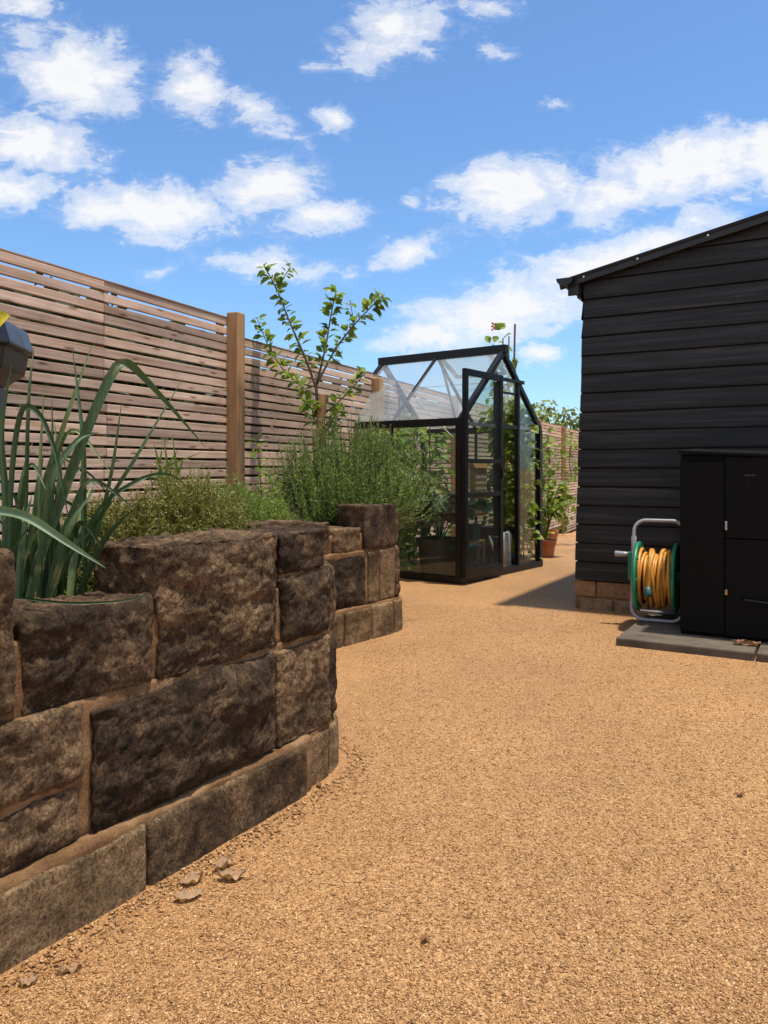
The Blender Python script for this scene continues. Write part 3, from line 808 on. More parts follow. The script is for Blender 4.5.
# ------------------------------------------------------------------ greenhouse
GA = Vector((.59, 6.01, 0)); GZ = math.atan2(.796, .605)
gh = empty('greenhouse', GA, GZ)
tag(gh, 'small black framed glass greenhouse with sliding door open beside the path', 'greenhouse')
GW, GL, GE, GR = 1.365, 1.27, 1.25, 1.885
M2 = GW/2
def ghbar(name, a, b, w, h, up=(0, 0, 1), mat='alu', parent=None):
    mb = MB(); mb.bar(a, b, w, h, up); return mb.build(name, mat, parent or gh)
mb = MB()
for a, b in (((-.03, 0, .028), (GW+.03, 0, .028)), ((-.03, GL, .028), (GW+.03, GL, .028))): mb.bar(a, b, .06, .055)
for a, b in (((0, .03, .028), (0, GL-.03, .028)), ((GW, .03, .028), (GW, GL-.03, .028))): mb.bar(a, b, .06, .054)
mb.build('base_frame', 'alu', gh)
for x in (0, GW):
    for y in (0, GL):
        mb = MB(); mb.bbox((x, y, (GE+.056)/2), (.055, .055, GE-.056), .004); mb.build('corner_post', 'alu', gh)
ghbar('eave_bar', (0, -.02, GE+.01), (0, GL+.02, GE+.01), .05, .06); ghbar('eave_bar', (GW, -.02, GE+.01), (GW, GL+.02, GE+.01), .05, .06)
ghbar('ridge_bar', (M2, -.04, GR+.02), (M2, GL+.04, GR+.02), .06, .07)
for y in (0, GL):
    for x in (0, GW): ghbar('rafter', (x, y, GE+.02), (M2, y, GR-.005), .04, .045)
for x in (0, GW): 
    ghbar('glazing_bar', (x*.985+.01, GL*.52, GE+.03), (M2+(.02 if x else -.02), GL*.52, GR-.005), .022, .024, (0, 0, 1), 'alu')
    ghbar('wall_bar', (x, GL*.52, .06), (x, GL*.52, GE-.02), .022, .022)
ghbar('brace', (.012, .06, GE-.12), (.20, .55, GE+.22), .008, .008, (0, 0, 1), 'galv'); ghbar('tie_bar', (M2-.25, .03, 1.60), (M2-.28, GL-.04, 1.60), .006, .006, (0, 0, 1), 'galv')
ghbar('brace', (M2+.02, GL*.5, GR-.03), (GW-.06, GL*.5+.2, GE+.08), .022, .02, (0, 0, 1), 'galv')
# door gable
ghbar('mullion', (.575, 0, .056), (.575, 0, 1.62), .035, .04, (0, 1, 0)); ghbar('mullion', (.945, 0, .056), (.945, 0, 1.63), .035, .04, (0, 1, 0))
ghbar('door_rail', (.50, -.03, 1.645), (1.0, -.03, 1.645), .03, .03)
ghbar('transom', (.594, 0, GE), (.927, 0, GE), .03, .035); ghbar('transom', (.594, 0, 1.54), (.927, 0, 1.54), .02, .018)
ghbar('transom', (.965, 0, GE), (GW-.028, 0, GE), .02, .03, (0, 0, 1), 'galv'); ghbar('transom', (.028, 0, GE), (.556, 0, GE), .02, .03, (0, 0, 1), 'galv')
# far gable
ghbar('mullion', (.46, GL, .056), (.46, GL, 1.6), .022, .03, (0, 1, 0)); ghbar('mullion', (.93, GL, .056), (.93, GL, 1.6), .022, .03, (0, 1, 0)); ghbar('transom', (.028, GL, GE), (GW-.028, GL, GE), .02, .03)
def pane(name, pts, mat, th=.004, parent=None):
    pts = [Vector(p) for p in pts]; n = (pts[1]-pts[0]).cross(pts[2]-pts[0]).normalized()*th; k = len(pts)
    mb = MB(); mb.add(pts+[p+n for p in pts], [tuple(range(k-1, -1, -1)), tuple(range(k, 2*k))]+[(i, (i+1) % k, k+(i+1) % k, k+i) for i in range(k)])
    return mb.build(name, mat, parent or gh)
for x in (0, GW):
    for y0, y1 in ((.03, GL*.52-.012), (GL*.52+.012, GL-.03)):
        pane('wall_pane', [(x, y0, .058), (x, y1, .058), (x, y1, GE-.022), (x, y0, GE-.022)], 'glass')
        xo = x+(-.012 if x == 0 else .012)
        if not (x and y0 > .3):
            pane('roof_pane', [(xo, y0-.02, GE+.045), (xo, y1, GE+.045), (M2+(.02 if x else -.02), y1, GR-.012), (M2+(.02 if x else -.02), y0-.02, GR-.012)], 'glassroof')
pane('roof_pane', [(GW+.012, GL*.52+.012, GE+.045), (GW+.012, GL-.03, GE+.045), (M2+.34, GL-.03, GR-.31), (M2+.34, GL*.52+.012, GR-.31)], 'glassroof')
def rz_(x): return GE+(GR-GE)*(1-abs(x-M2)/M2)-.02
for y in (0, GL):
    xs = (.028, .556, .594, .927, .963, GW-.028) if y == 0 else (.028, .448, .472, .918, .942, GW-.028)
    for q in range(0, 6, 2):
        a, b = xs[q], xs[q+1]
        if y == 0 and q == 2: continue
        pane('gable_pane', [(a, y, .058), (b, y, .058), (b, y, rz_(b)), (a, y, rz_(a))], 'glass')
pane('gable_pane', [(.55, .004, 1.67), (.84, .004, 1.67), (M2, .004, GR-.03)], 'glass')
# roof vent, propped open on the far slope
mb = MB(); v0 = Vector((M2+.03, GL*.12, GR+.015)); v1 = v0+Vector((.30, 0, -.155))
mb.bar(v0, v1, .03, .03); mb.bar(v0+Vector((0, .5, 0)), v1+Vector((0, .5, 0)), .03, .03); mb.bar(v1, v1+Vector((0, .5, 0)), .03, .03)
vt = mb.build('roof_vent', 'alu', gh); pane('vent_pane', [v0+Vector((.01, .016, 0)), v1+Vector((0, .016, 0)), v1+Vector((0, .484, 0)), v0+Vector((.01, .484, 0))], 'glass', parent=vt)
# sliding door, pushed to the left
dx0, dx1, dz0, dz1 = -.055, .565, .055, 1.665
def dy(x): return -.068+.012*(x-dx0)/.66
mb = MB()
for x in (dx0+.022, dx1-.025): mb.bar((x, dy(x), dz0), (x, dy(x), dz1), .03, .05, (1, 0, 0))
for z, h in ((dz0+.03, .07), (.69, .036), (.955, .036), (dz1-.025, .052)): mb.bar((dx0+.045, dy(dx0)+.001, z), (dx1-.048, dy(dx1)-.001, z), .026, h)
dr = mb.build('door', 'alu', gh)
for z0, z1 in ((dz0+.065, .672), (.708, .937), (.973, dz1-.05)):
    pane('door_pane', [(dx0+.045, dy(dx0), z0), (dx1-.05, dy(dx1), z0), (dx1-.05, dy(dx1), z1), (dx0+.045, dy(dx0), z1)], 'glass', parent=dr)
mb = MB(); mb.bbox((dx1-.025, dy(dx1)-.022, .86), (.02, .014, .09), .003); mb.build('door_handle', 'bplastic', dr)

def GH(x, y, z=0):         # greenhouse local to world
    c, s = math.cos(GZ), math.sin(GZ); return Vector((GA.x+c*x-s*y, GA.y+s*x+c*y, z))

# ------------------------------------------------------------------ planting
def strap(mb, pts, w, tipw=.05, n=22, fold=.28, twist=0.0, side=None):
    c = catmull(pts, n); vs = []
    for i, p in enumerate(c):
        t = i/n; tan = (c[min(i+1, n)]-c[max(i-1, 0)]).normalized()
        view = Vector((0, -1, .15)); sd = tan.cross(view)
        if sd.length < .05: sd = tan.cross(Vector((1, 0, 0)))
        sd.normalize(); up = sd.cross(tan)
        if twist: q = Quaternion(tan, twist*t); sd = q @ sd; up = q @ up
        ww = w*(min(1, .75+t*1.2))*(1-max(0, (t-.45)/.55)**1.7)+.0006
        vs += [p-sd*ww*.5+up*fold*ww, p-sd*ww*.22+up*fold*.3*ww, p, p+sd*ww*.22+up*fold*.3*ww, p+sd*ww*.5+up*fold*ww]
    fs = []
    for i in range(n):
        a = i*5
        for k in range(4): fs.append((a+k, a+k+1, a+5+k+1, a+5+k))
    mb.add(vs, fs)
# leeks: leaves given by their real courses through the bed
def leek(leaves, extra, cx, cy, label, seed):
    random.seed(seed); mb = MB()
    for d, w, pts, tw in leaves: strap(mb, [P(x, y, d+dd) for x, y, dd in pts], w*(.66 if w > .033 else .50), twist=tw)
    for i in range(extra):
        a = random.uniform(0, 6.28); b = Vector((cx, cy, .5))+Vector((random.uniform(-.09, .09), random.uniform(-.09, .09), 0))
        hgt = random.uniform(.22, .50); out = random.uniform(.03, .20); dr = Vector((math.cos(a), math.sin(a), 0))
        pts = [b, b+dr*out*.25+Vector((0, 0, hgt*.45)), b+dr*out*.6+Vector((0, 0, hgt*.8)), b+dr*out+Vector((0, 0, hgt))]
        if random.random() < .35: pts.append(b+dr*(out+.10)+Vector((0, 0, hgt*.80)))
        strap(mb, pts, random.uniform(.008, .017), twist=random.uniform(-.8, .8))
    o = recenter(mb.build('leek_plant', 'leek', None, True)); tag(o, label, 'plant', 'leeks in the bed')
leek([(1.75, .034, [(22, 610, 0), (55, 520, 0), (88, 430, 0), (114, 372, .02), (127, 364, .04), (140, 373, .06), (172, 408, .1), (206, 448, .14)], .2),
      (1.85, .026, [(15, 600, 0), (40, 500, 0), (66, 420, 0), (92, 345, .05)], .3),
      (1.8, .024, [(86, 600, 0), (84, 520, 0), (83, 440, 0), (72, 345, .05)], .4),
      (1.9, .022, [(70, 610, 0), (100, 520, 0), (138, 455, 0), (184, 377, .1)], -.3),
      (1.7, .024, [(10, 600, 0), (12, 480, 0), (22, 412, 0), (38, 412, -.03), (52, 440, -.05), (62, 480, -.07), (70, 528, -.08)], .3),
      (1.9, .020, [(60, 600, 0), (96, 515, 0), (135, 482, .03), (168, 474, .08), (192, 490, .12)], .5),
      (1.8, .018, [(24, 600, 0), (27, 480, 0), (29, 400, 0), (34, 344, .03)], .2),
      (1.8, .016, [(40, 600, 0), (40, 480, 0), (44, 386, .03)], .2), (1.8, .016, [(50, 600, 0), (53, 480, 0), (52, 398, .03)], .2),
      (1.75, .03, [(5, 600, 0), (6, 500, 0), (2, 430, 0), (12, 362, 0)], .2),
      (1.65, .03, [(30, 605, 0), (45, 540, 0), (52, 480, 0), (78, 440, .05), (100, 432, .1)], .4),
      (1.7, .028, [(45, 612, 0), (62, 560, 0), (70, 525, 0), (96, 488, .06)], .2),
      (1.6, .010, [(20, 598, 0), (70, 603, 0), (120, 601, .03), (156, 593, .05)], .1)], 26, -.80, 1.80,
     'dark green strap-leaved leek with a tall leaf kinked over to the right, in the bed', 4)
leek([(1.95, .02, [(76, 600, 0), (98, 530, 0), (112, 470, 0), (122, 400, .02)], .3), (1.9, .028, [(52, 605, 0), (55, 540, 0), (60, 470, 0), (54, 420, .02)], .2)], 16, -.95, 2.1,
     'clump of shorter upright leek leaves behind the kinked leek, nearer the fence', 9)
mb = MB(); strap(mb, [P(-30, 508, 1.55), P(5, 511, 1.55), P(32, 519, 1.53), P(70, 544, 1.52), P(106, 568, 1.52)], .017, n=26)
tag(recenter(mb.build('leek_plant', 'leekpale', None, True)), 'pale green strap leaf arching low over the notch in the wall', 'plant', 'leeks in the bed')
mb = MB(); random.seed(31)
for k in range(7):
    b = P(178+random.uniform(-8, 8), 500, 2.9); strap(mb, [b, b+Vector((random.uniform(-.05, .05), 0, .10)), b+Vector((random.uniform(-.13, .13), 0, random.uniform(.14, .24)))], .011)
tag(recenter(mb.build('leek_plant', 'vine', None, True)), 'small yellowing leek sprout behind the mossy thyme mound', 'plant', 'leeks in the bed')

def mound(name, centres, n, mat, label, seed, sprig=.055, lw=.0036, ll=.011, up=.7, cat='shrub', nl=13):
    random.seed(seed); mb = MB()
    tot = sum(c[3]*c[4]*c[5] for c in centres)**.5
    for (x, y, z, rx, ry, rz) in centres:
        k = int(n*(rx*ry)/sum(c[3]*c[4] for c in centres))
        for i in range(k):
            a = random.uniform(0, 6.283); q = random.random()**.5; h = math.sqrt(max(0, 1-q*q))
            lump = 1+.22*noise.noise(Vector((x*9+math.cos(a)*q*3.2, math.sin(a)*q*3.2+y*5, seed)))+random.uniform(-.34, .10)
            nrm = Vector((math.cos(a)*q/rx, math.sin(a)*q/ry, h/rz)).normalized()
            p = Vector((x+math.cos(a)*q*rx*lump, y+math.sin(a)*q*ry*lump, z+h*rz*lump))
            d = (nrm*.75+Vector((0, 0, up*random.uniform(.2, 1)))+rv(.55)).normalized()
            L_ = sprig*random.uniform(.5, 1.3); p0 = p-d*L_
            bend = rv(.3)
            for j in range(nl):
                t = (j+.5)/nl; c = p0+d*(L_*t)+bend*(L_*.4*t*t)
                ld = (d*.55+rv(.9)).normalized(); sd = ld.cross(rv()).normalized()
                mb.needle(c, ld, sd, ll*random.uniform(.6, 1.3), lw*random.uniform(.8, 1.3))
            if random.random() < .5: mb.tube([p0, p0+d*L_*.5, p0+d*L_+bend*L_*.4], .0007, 3, False)
    o = recenter(mb.build(name, mat, None)); tag(o, label, cat, 'herb mounds behind the wall'); return o
mound('thyme_bush', [(-.80, 2.33, .48, .25, .18, .32), (-.62, 2.45, .50, .24, .2, .36), (-.76, 2.02, .46, .13, .14, .25), (-.70, 1.94, .46, .14, .11, .24)], 8200, 'thyme', 'yellow-green mossy thyme mound trailing behind the notch of the near wall', 41, .062)
mound('thyme_bush', [(-.53, 2.68, .52, .20, .2, .315), (-.41, 2.70, .52, .15, .16, .27)], 4200, 'thyme2', 'brighter green feathery herb mound next to the fence post, right of the thyme', 42, .075, .003, .013, 1.3)
def undergrowth(name, cs, mat):   # leafy core that keeps the mound from reading hollow
    pass

def rosemary(cx, cy, cz, label, seed, n=1250, rx=.53, ry=.34, hh=.70):
    random.seed(seed); mb = MB(); st = MB()
    for i in range(n):
        if i % 50 == 0: ca_, cq_, chh = random.uniform(0, 6.283), random.random()**.5, random.uniform(.8, 1.08)
        a = ca_+random.gauss(0, .24); q = min(1.05, abs(cq_+random.gauss(0, .10)))
        b = Vector((cx+math.cos(a)*q*.15, cy+math.sin(a)*q*.14, cz))
        lean = q*random.uniform(.75, 1.1)
        hgt = chh*hh*random.uniform(.5, .98)*(1-.50*q*q)
        if random.random() < .07: hgt *= 1.12
        tip = Vector((cx+math.cos(a)*rx*lean, cy+math.sin(a)*ry*lean, cz+hgt))
        mid = b.lerp(tip, .5)+Vector((math.cos(a)*rx*.16*q, math.sin(a)*ry*.16*q, -.05*q))+rv(.02)
        c = catmull([b, mid, tip], 16)
        st.tube(c[::4], [.003, .0025, .002, .0014, .001], 4, False)
        nl = 62
        for j in range(nl):
            t = .22+.78*(j+random.random())/nl; k = min(15, int(t*16)); p = c[k].lerp(c[k+1], t*16-k); tan = (c[k+1]-c[k]).normalized()
            ld = (tan*random.uniform(.5, 1.0)+rv(.75)).normalized(); sd = ld.cross(rv()).normalized()
            mb.needle(p, ld, sd, random.uniform(.014, .030)*(1-.45*max(0, t-.75)/.25), .0054)
    r = empty('rosemary_bush', (cx, cy, cz)); tag(r, label, 'shrub')
    for bld, nm, mt in ((mb, 'foliage', 'rosemary'), (st, 'stems', 'bark')):
        o = bld.build(nm, mt, None); o.parent = r; o.matrix_parent_inverse = Matrix.Translation((-cx, -cy, -cz))
    return r
rosemary(-.225, 4.54, .57, 'big bushy green rosemary with needle leaves growing over the farther wall', 51)

def twig_leaves(mb, c, dens, ln, w, t0=.15, droop=.3):
    tot = sum((c[i+1]-c[i]).length for i in range(len(c)-1)); n = int(tot*dens)
    for i in range(n):
        t = t0+(1-t0)*(i+random.random())/n; k = min(len(c)-2, int(t*(len(c)-1))); p = c[k].lerp(c[k+1], t*(len(c)-1)-k)
        tan = (c[k+1]-c[k]).normalized(); o = rv(); o = (o-tan*o.dot(tan)).normalized()
        d = (o+tan*.5+Vector((0, 0, random.uniform(-droop*2, .35)))).normalized()
        mb.leaf(p+o*.012, d, (Vector((0, 0, 1))+rv(.7)).normalized(), ln*random.uniform(.55, 1.2), w*random.uniform(.7, 1.15), random.uniform(.05, .5), random.uniform(.05, .3))
random.seed(61)
ap = empty('apple_tree', P(319, 540, 5.0)); tag(ap, 'young thin-branched apple tree with sparse leaves tied to a stake by the fence', 'tree')
def px_branch(pts, d): return catmull([P(x, y, d+dd) for x, y, dd in pts], 14)
tr = MB(); lf = MB()
brs = [(5.0, [(320, 545, 0), (319, 470, 0), (318, 420, 0), (316, 385, 0)], .013, .010, 0), (5.0, [(316, 388, 0), (306, 360, -.05), (291, 325, -.1), (276, 288, -.12), (264, 266, -.15)], .009, .003, 1),
       (5.0, [(316, 386, 0), (325, 350, .05), (331, 315, .08), (336, 291, .1)], .008, .003, 1), (5.0, [(317, 384, 0), (335, 350, -.05), (354, 325, -.1), (372, 306, -.12), (382, 296, -.15)], .008, .003, 1),
       (5.0, [(315, 395, 0), (300, 385, .1), (282, 368, .15), (268, 345, .2), (257, 318, .22)], .006, .003, 1), (5.0, [(319, 418, 0), (335, 405, -.1), (352, 388, -.2), (366, 372, -.25)], .006, .003, .8),
       (5.0, [(318, 430, 0), (312, 410, -.1), (306, 402, -.16)], .004, .002, 1.5), (5.0, [(318, 440, 0), (330, 428, -.1), (342, 410, -.16)], .004, .002, 1)]
for d, pts, r0, r1, lv in brs:
    c = px_branch(pts, d); tr.tube(c, [r0+(r1-r0)*i/14 for i in range(15)], 6)
    if lv: twig_leaves(lf, c, 108*lv, .068, .042)
c = px_branch([(276, 290, -.12), (286, 274, -.1), (291, 266, -.1)], 5.0); tr.tube(c, .003, 5); twig_leaves(lf, c, 90, .05, .032)
c = px_branch([(354, 325, -.1), (352, 312, -.1), (350, 300, -.1)], 5.0); tr.tube(c, .003, 5); twig_leaves(lf, c, 60, .05, .032)
for bld, nm, mt in ((tr, 'trunk', 'bark'), (lf, 'crown', 'apple')):
    o = bld.build(nm, mt, None, nm == 'trunk'); o.parent = ap; o.matrix_parent_inverse = Matrix.Translation(-ap.location)
mb = MB(); a, b = P(313, 520, 4.93), P(323, 394, 4.93); mb.bar(a, b, .05, .05, (0, 1, 0), .006)
tag(recenter(mb.build('tree_stake', 'stake', None)), 'short tilted square brown wooden stake beside the apple tree', 'stake')
# weedy shoots in front of the post and in the bed
def shoot(base, h, label, seed, mat='apple', ln=.045, dens=55, bend=.12, w=.024):
    random.seed(seed); mb = MB(); tip = base+Vector((random.uniform(-bend, bend), 0, h))
    c = catmull([base, base.lerp(tip, .5)+rv(.03), tip], 10); mb.tube(c, [.004-.0003*i for i in range(11)], 5); twig_leaves(mb, c, dens, ln, w, .1)
    return tag(recenter(mb.build('leafy_shoot', mat, None)), label, 'plant', 'leafy shoots near the fence post')
shoot(P(262, 500, 4.3), .36, 'thin leafy shoot in front of the fence just right of the near post', 71)
shoot(P(288, 520, 3.6), .28, 'drooping yellowish shoot at the left edge of the rosemary', 72, 'vine', .035, 38)
shoot(P(274, 505, 4.0), .2, 'short leafy shoot between the near post and rosemary', 73)

# pots and plants of the greenhouse
def leafy(mb, base, h, r, n, ln, w, stems=8, seed=1, lift=.5):
    random.seed(seed)
    for i in range(stems):
        a = random.uniform(0, 6.283); rr = r*random.uniform(.3, 1); tip = base+Vector((math.cos(a)*rr, math.sin(a)*rr, h*random.uniform(.5, 1)))
        c = catmull([base, base.lerp(tip, .45)+Vector((0, 0, h*.18)), tip], 8); mb.tube(c, .006, 5)
        for k in range(max(1, n//stems)):
            p = c[random.randint(4, 8)]; dd = (Vector((math.cos(a), math.sin(a), lift*random.uniform(-.7, 1)))+rv(.6)).normalized()
            mb.leaf(p, dd, (Vector((0, 0, 1))+rv(.5)).normalized(), ln*random.uniform(.6, 1.2), w*random.uniform(.6, 1.2), .35, .15)
def plant(name, base, h, r, n, ln, w, mat, label, cat='plant', stems=8, seed=1, group=None):
    mb = MB(); leafy(mb, base, h, r, n, ln, w, stems, seed); return tag(recenter(mb.build(name, mat, None)), label, cat, group)
def tub(loc, r0, r1, h, mat, label, name='plant_pot'):
    mb = MB(); mb.lathe([(0, 0), (r0, 0), (r1*.97, h*.82), (r1*1.05, h*.82), (r1*1.08, h), (r1*.96, h), (r1*.93, h*.86), (0, h*.86)], (0, 0, 0), 28)
    o = mb.build(name, mat, None, False, loc); tag(o, label, 'pot', 'plant pots'); return o
def vine(name, base, h, label, mat, seed, spread=.14, n=130, ln=.085, w=.07, cane=True, group=None):
    random.seed(seed); r = empty(name, base); tag(r, label, 'plant', group)
    mb = MB(); st = MB(); c = [Vector((.02*math.sin(i*1.3+seed), .02*math.cos(i*1.7), h*i/12)) for i in range(13)]
    st.tube(c, .006, 5); st.build('stem', 'tomato', r)
    if cane: 
        cn = MB(); cn.tube([(0.015, .02, -.0), (.02, .02, h*1.03)], .006, 6); cn.build('cane', 'cane', r)
    for i in range(n):
        t = random.random()**.85; k = min(11, int(t*12)); p = c[k].lerp(c[k+1], t*12-k)
        a = random.uniform(0, 6.283); o = Vector((math.cos(a), math.sin(a), random.uniform(-.2, .4))); q = p+o*spread*random.uniform(.2, 1.0)
        mb.leaf(q, (o+rv(.5)+Vector((0, 0, -.3))).normalized(), (Vector((0, 0, 1))+rv(.8)).normalized(), ln*random.uniform(.5, 1.25), w*random.uniform(.5, 1.2), .3, .15)
    mb.build('leaves', mat, r); return r
tub(GH(.25, .35, 0), .155, .185, .32, 'pot', 'large black pot holding the courgette behind the greenhouse side glass')
plant('courgette_plant', GH(.25, .35, .28), .44, .36, 120, .17, .14, 'courgette', 'dark broad-leaved courgette plant growing in the big black pot', stems=14, seed=81)
tvl = ['staked tomato plant at the back corner of the greenhouse next to the rosemary', 'staked tomato plant in the middle of the greenhouse back row', 'staked tomato plant seen above the courgette through the side glass', 'staked tomato plant nearest the sliding door behind its panes', 'staked tomato plant at the rear gable glass']
for i, (x, y, h, m_) in enumerate(((.22, 1.08, 1.2, 'tomato'), (.55, 1.12, 1.3, 'vine'), (.12, .78, 1.12, 'tomato'), (.62, .72, 1.18, 'tomato'), (.95, 1.12, 1.3, 'vine'))):
    vine('tomato_plant', GH(x, y, .05), h, tvl[i], m_, 90+i, 0.2, 300, .10, .06, group='tomato plants in the greenhouse')
vine('squash_vine', GH(1.26, .11, .06), 1.42, 'light green squash vine climbing inside the right end of the greenhouse', 'vine', 99, .11, 260, .10, .085)
vine('bean_vine', GH(1.20, .28, .34), 1.22, 'leafy climbing bean behind the open doorway of the greenhouse', 'vine', 100, .16, 420, .085, .07)
mb = MB(); mb.bbox((0, 0, .19), (.32, .30, .34), .008); o = mb.build('planting_trough', 'pot', None, False, GH(1.17, .32, .0)); o.rotation_euler = (0, 0, GZ); tag(o, 'black planting trough behind the watering can in the greenhouse', 'trough')
wc = empty('watering_can', GH(.95, .15, .0), GZ); tag(wc, 'pale grey metal watering can standing just inside the greenhouse doorway', 'watering can')
mb = MB(); mb.lathe([(0, .0), (.075, 0), (.08, .01), (.072, .22), (.066, .30), (.06, .30), (.066, .22), (0, .03)], (0, 0, .03), 24); mb.build('body', 'zinc', wc, True)
mb = MB(); mb.tube(catmull([(.066, 0, .10), (.13, 0, .13), (.165, 0, .22), (.16, 0, .29), (.12, 0, .33), (.062, 0, .315)], 20), .009, 8); mb.build('handle', 'zinc', wc, True)
mb = MB(); mb.tube([(-.07, 0, .09), (-.14, .02, .22), (-.18, .03, .31)], [.016, .012, .010], 8); mb.build('spout', 'zinc', wc, True)
# small shelf stand with insect house and trays, seen through the door glass
stand = empty('staging_table', GH(.70, .24, 0), GZ); tag(stand, 'small wooden staging table on thin legs behind the greenhouse door', 'table')
mb = MB(); mb.bbox((0.08, .16, .25), (.26, .20, .02), .003); mb.build('tabletop', 'wicker', stand)
for x in (-.03, .19):
    for y in (.06, .26):
        mb = MB(); mb.bar((x, y, .01), (x, y, .24), .018, .018, (0, 1, 0)); mb.build('leg', 'wicker', stand)
mb = MB(); mb.bbox((0, 0, .19), (.20, .06, .42), .004); mb.add([(-.12, -.04, .40), (.12, -.04, .40), (.12, .04, .40), (-.12, .04, .40), (-.12, 0, .46), (.12, 0, .46)], [(0, 1, 5, 4), (2, 3, 4, 5), (0, 4, 3), (1, 2, 5), (3, 2, 1, 0)])
ih = mb.build('insect_house', 'wicker', None, False, GH(.77, .29, .50)); ih.rotation_euler = (0, 0, GZ); tag(ih, 'golden wooden board with rows of pale holes hanging in the greenhouse', 'insect house')
hm = MB(); hm.lathe([(0, 0), (.010, 0), (.010, .006)], (0, 0, 0), 8); h0 = hm.build('hole', 'white', ih)
for i in range(4):
    for j in range(7):
        hc = h0 if i+j == 0 else h0.copy()
        if hc is not h0: COL.objects.link(hc); hc.parent = ih
        hc.rotation_euler = (R(90), 0, 0); hc.location = (-.072+.048*i, -.0305, .02+.05*j)
tub(GH(.73, .40, .262), .05, .065, .12, 'pot', 'small black pot on the greenhouse staging table')
tub(GH(.83, .37, .262), .05, .06, .14, 'teal', 'dark teal pot on the greenhouse staging table')
mb = MB(); mb.lathe([(0, 0), (.08, 0), (.11, .13), (.12, .13), (.115, .14), (.10, .13), (.075, .01)], (0, 0, 0), 24); o = mb.build('bowl', 'teal', None, True, GH(.46, .2, .12)); tag(o, 'teal plastic bowl upturned on a stone inside the greenhouse door', 'bowl')
mb = MB(); mb.bbox((0, 0, .06), (.16, .14, .12), .02); o = mb.build('stone_block', 'conc', None, False, GH(.46, .2, .0)); tag(o, 'grey block supporting the teal bowl in the greenhouse', 'block')
mb = MB(); mb.lathe([(0, 0), (.02, .004), (.034, .02), (.02, .04), (0, .045)], (0, 0, 0), 10); o = mb.build('flower', 'yellowflower', None, True, GH(1.27, .07, .58)); tag(o, 'yellow squash flower among the vine leaves at the greenhouse right end', 'flower')
# pot outside on the right, bean on canes behind the ridge
pp = P(545, 558, 7.9); pp.z = ground_z(7.9)
tub(pp, .085, .11, .18, 'terra', 'terracotta pot with a bushy plant just beyond the greenhouse')
plant('pot_plant', pp+Vector((0, 0, .16)), .58, .26, 190, .11, .08, 'vine', 'light green leafy plant growing in the terracotta pot', stems=16, seed=85)
p2 = P(549, 548, 9.4); p2.z = ground_z(9.4)
tub(p2, .08, .11, .19, 'terra', 'second terracotta pot behind the first, mostly hidden by leaves')
bp = P(508, 540, 8.6); bp.z = ground_z(8.6)
rb = empty('runner_bean', bp); tag(rb, 'runner bean with red flowers topping a cane above the greenhouse ridge', 'plant')
mb = MB(); 
for k, (tx, ty) in enumerate(((515, 324), (509, 336), (503, 338))):
    q = P(tx, ty, 8.6)-bp; mb.tube([(random.uniform(-.08, .08), random.uniform(-.1, .1), 0), q], .011 if k == 0 else .007, 6)
mb.build('cane', 'cane', rb)
mb = MB(); random.seed(88)
for i in range(220):
    t = random.random(); q = (P(505, 338, 8.6)-bp)*t+Vector((random.uniform(-.13, .10), random.uniform(-.15, .15), 0)); mb.leaf(q, rv().normalized()+Vector((0, 0, -.2)), (Vector((0, -.4, 1))+rv(.6)).normalized(), random.uniform(.06, .13), random.uniform(.05, .10), .3, .2)
for x, y in ((497, 336), (500, 330), (503, 327), (490, 343), (506, 326)): mb.leaf(P(x, y, 8.55)-bp, rv().normalized(), (rv(.3)+Vector((0, -1, .4))).normalized(), .10, .08, .2, .2)
mb.build('leaves', 'vine', rb)
mb = MB()
for i in range(9): q = P(494+random.uniform(-2, 2), 328+random.uniform(-5, 5), 8.55)-bp; mb.lathe([(0, -.015), (.016, 0), (0, .018)], q, 6)
mb.build('flowers', 'petal', rb)
# climbing plant on the far fence
def climber(px, py0, py1, d, n, ln, mat, label, seed, spread=.25):
    random.seed(seed); mb = MB(); a, b = P(px, py0, d), P(px, py1, d); a.z = max(a.z, ground_z(d))
    mb.tube(catmull([a, a.lerp(b, .5)+rv(.06), b], 8), .01, 5)
    for i in range(n):
        t = random.random(); s0_ = a.lerp(b, t); q = s0_+Vector((max(-1.7*spread, min(1.7*spread, random.gauss(0, spread))), max(-.2, min(.2, random.gauss(0, .12))), random.gauss(0, .06))); mb.tube([s0_, s0_.lerp(q, .5)+Vector((0, 0, .02)), q], .0025, 4, False)
        mb.leaf(q, (rv()+Vector((0, 0, -.3))).normalized(), (Vector((.3, -.6, .8))+rv(.5)).normalized(), ln*random.uniform(.5, 1.2), ln*.75*random.uniform(.6, 1.1), .3, .2)
    return tag(recenter(mb.build('climbing_plant', mat, None)), label, 'plant')
climber(527, 540, 440, 8.9, 260, .10, 'vine', 'dense leafy climber outside the greenhouse end, seen through its right-hand glass', 104, .16)
climber(548, 515, 436, 9.6, 150, .085, 'vine', 'yellow-green climber on the far fence, just right of the greenhouse', 101)
climber(572, 480, 436, 13.2, 45, .10, 'vine', 'sparse climber beside the far fence post, next to the shed', 102, .10)
climber(565, 532, 490, 14.0, 30, .13, 'apple', 'low weedy stem at the foot of the far fence post', 103, .09)
# timber edging at the far end of the path
mb = MB(); a, b = P(470, 536, 13.9), P(640, 541, 13.9); a = Vector((1.6, 14.3, -.36)); b = Vector((4.4, 13.4, -.36)); mb.bar(a, b, .12, .16, bev=.012)
tag(recenter(mb.build('timber_edging', 'post', None)), 'low timber edging board across the far end of the gravel', 'edging')

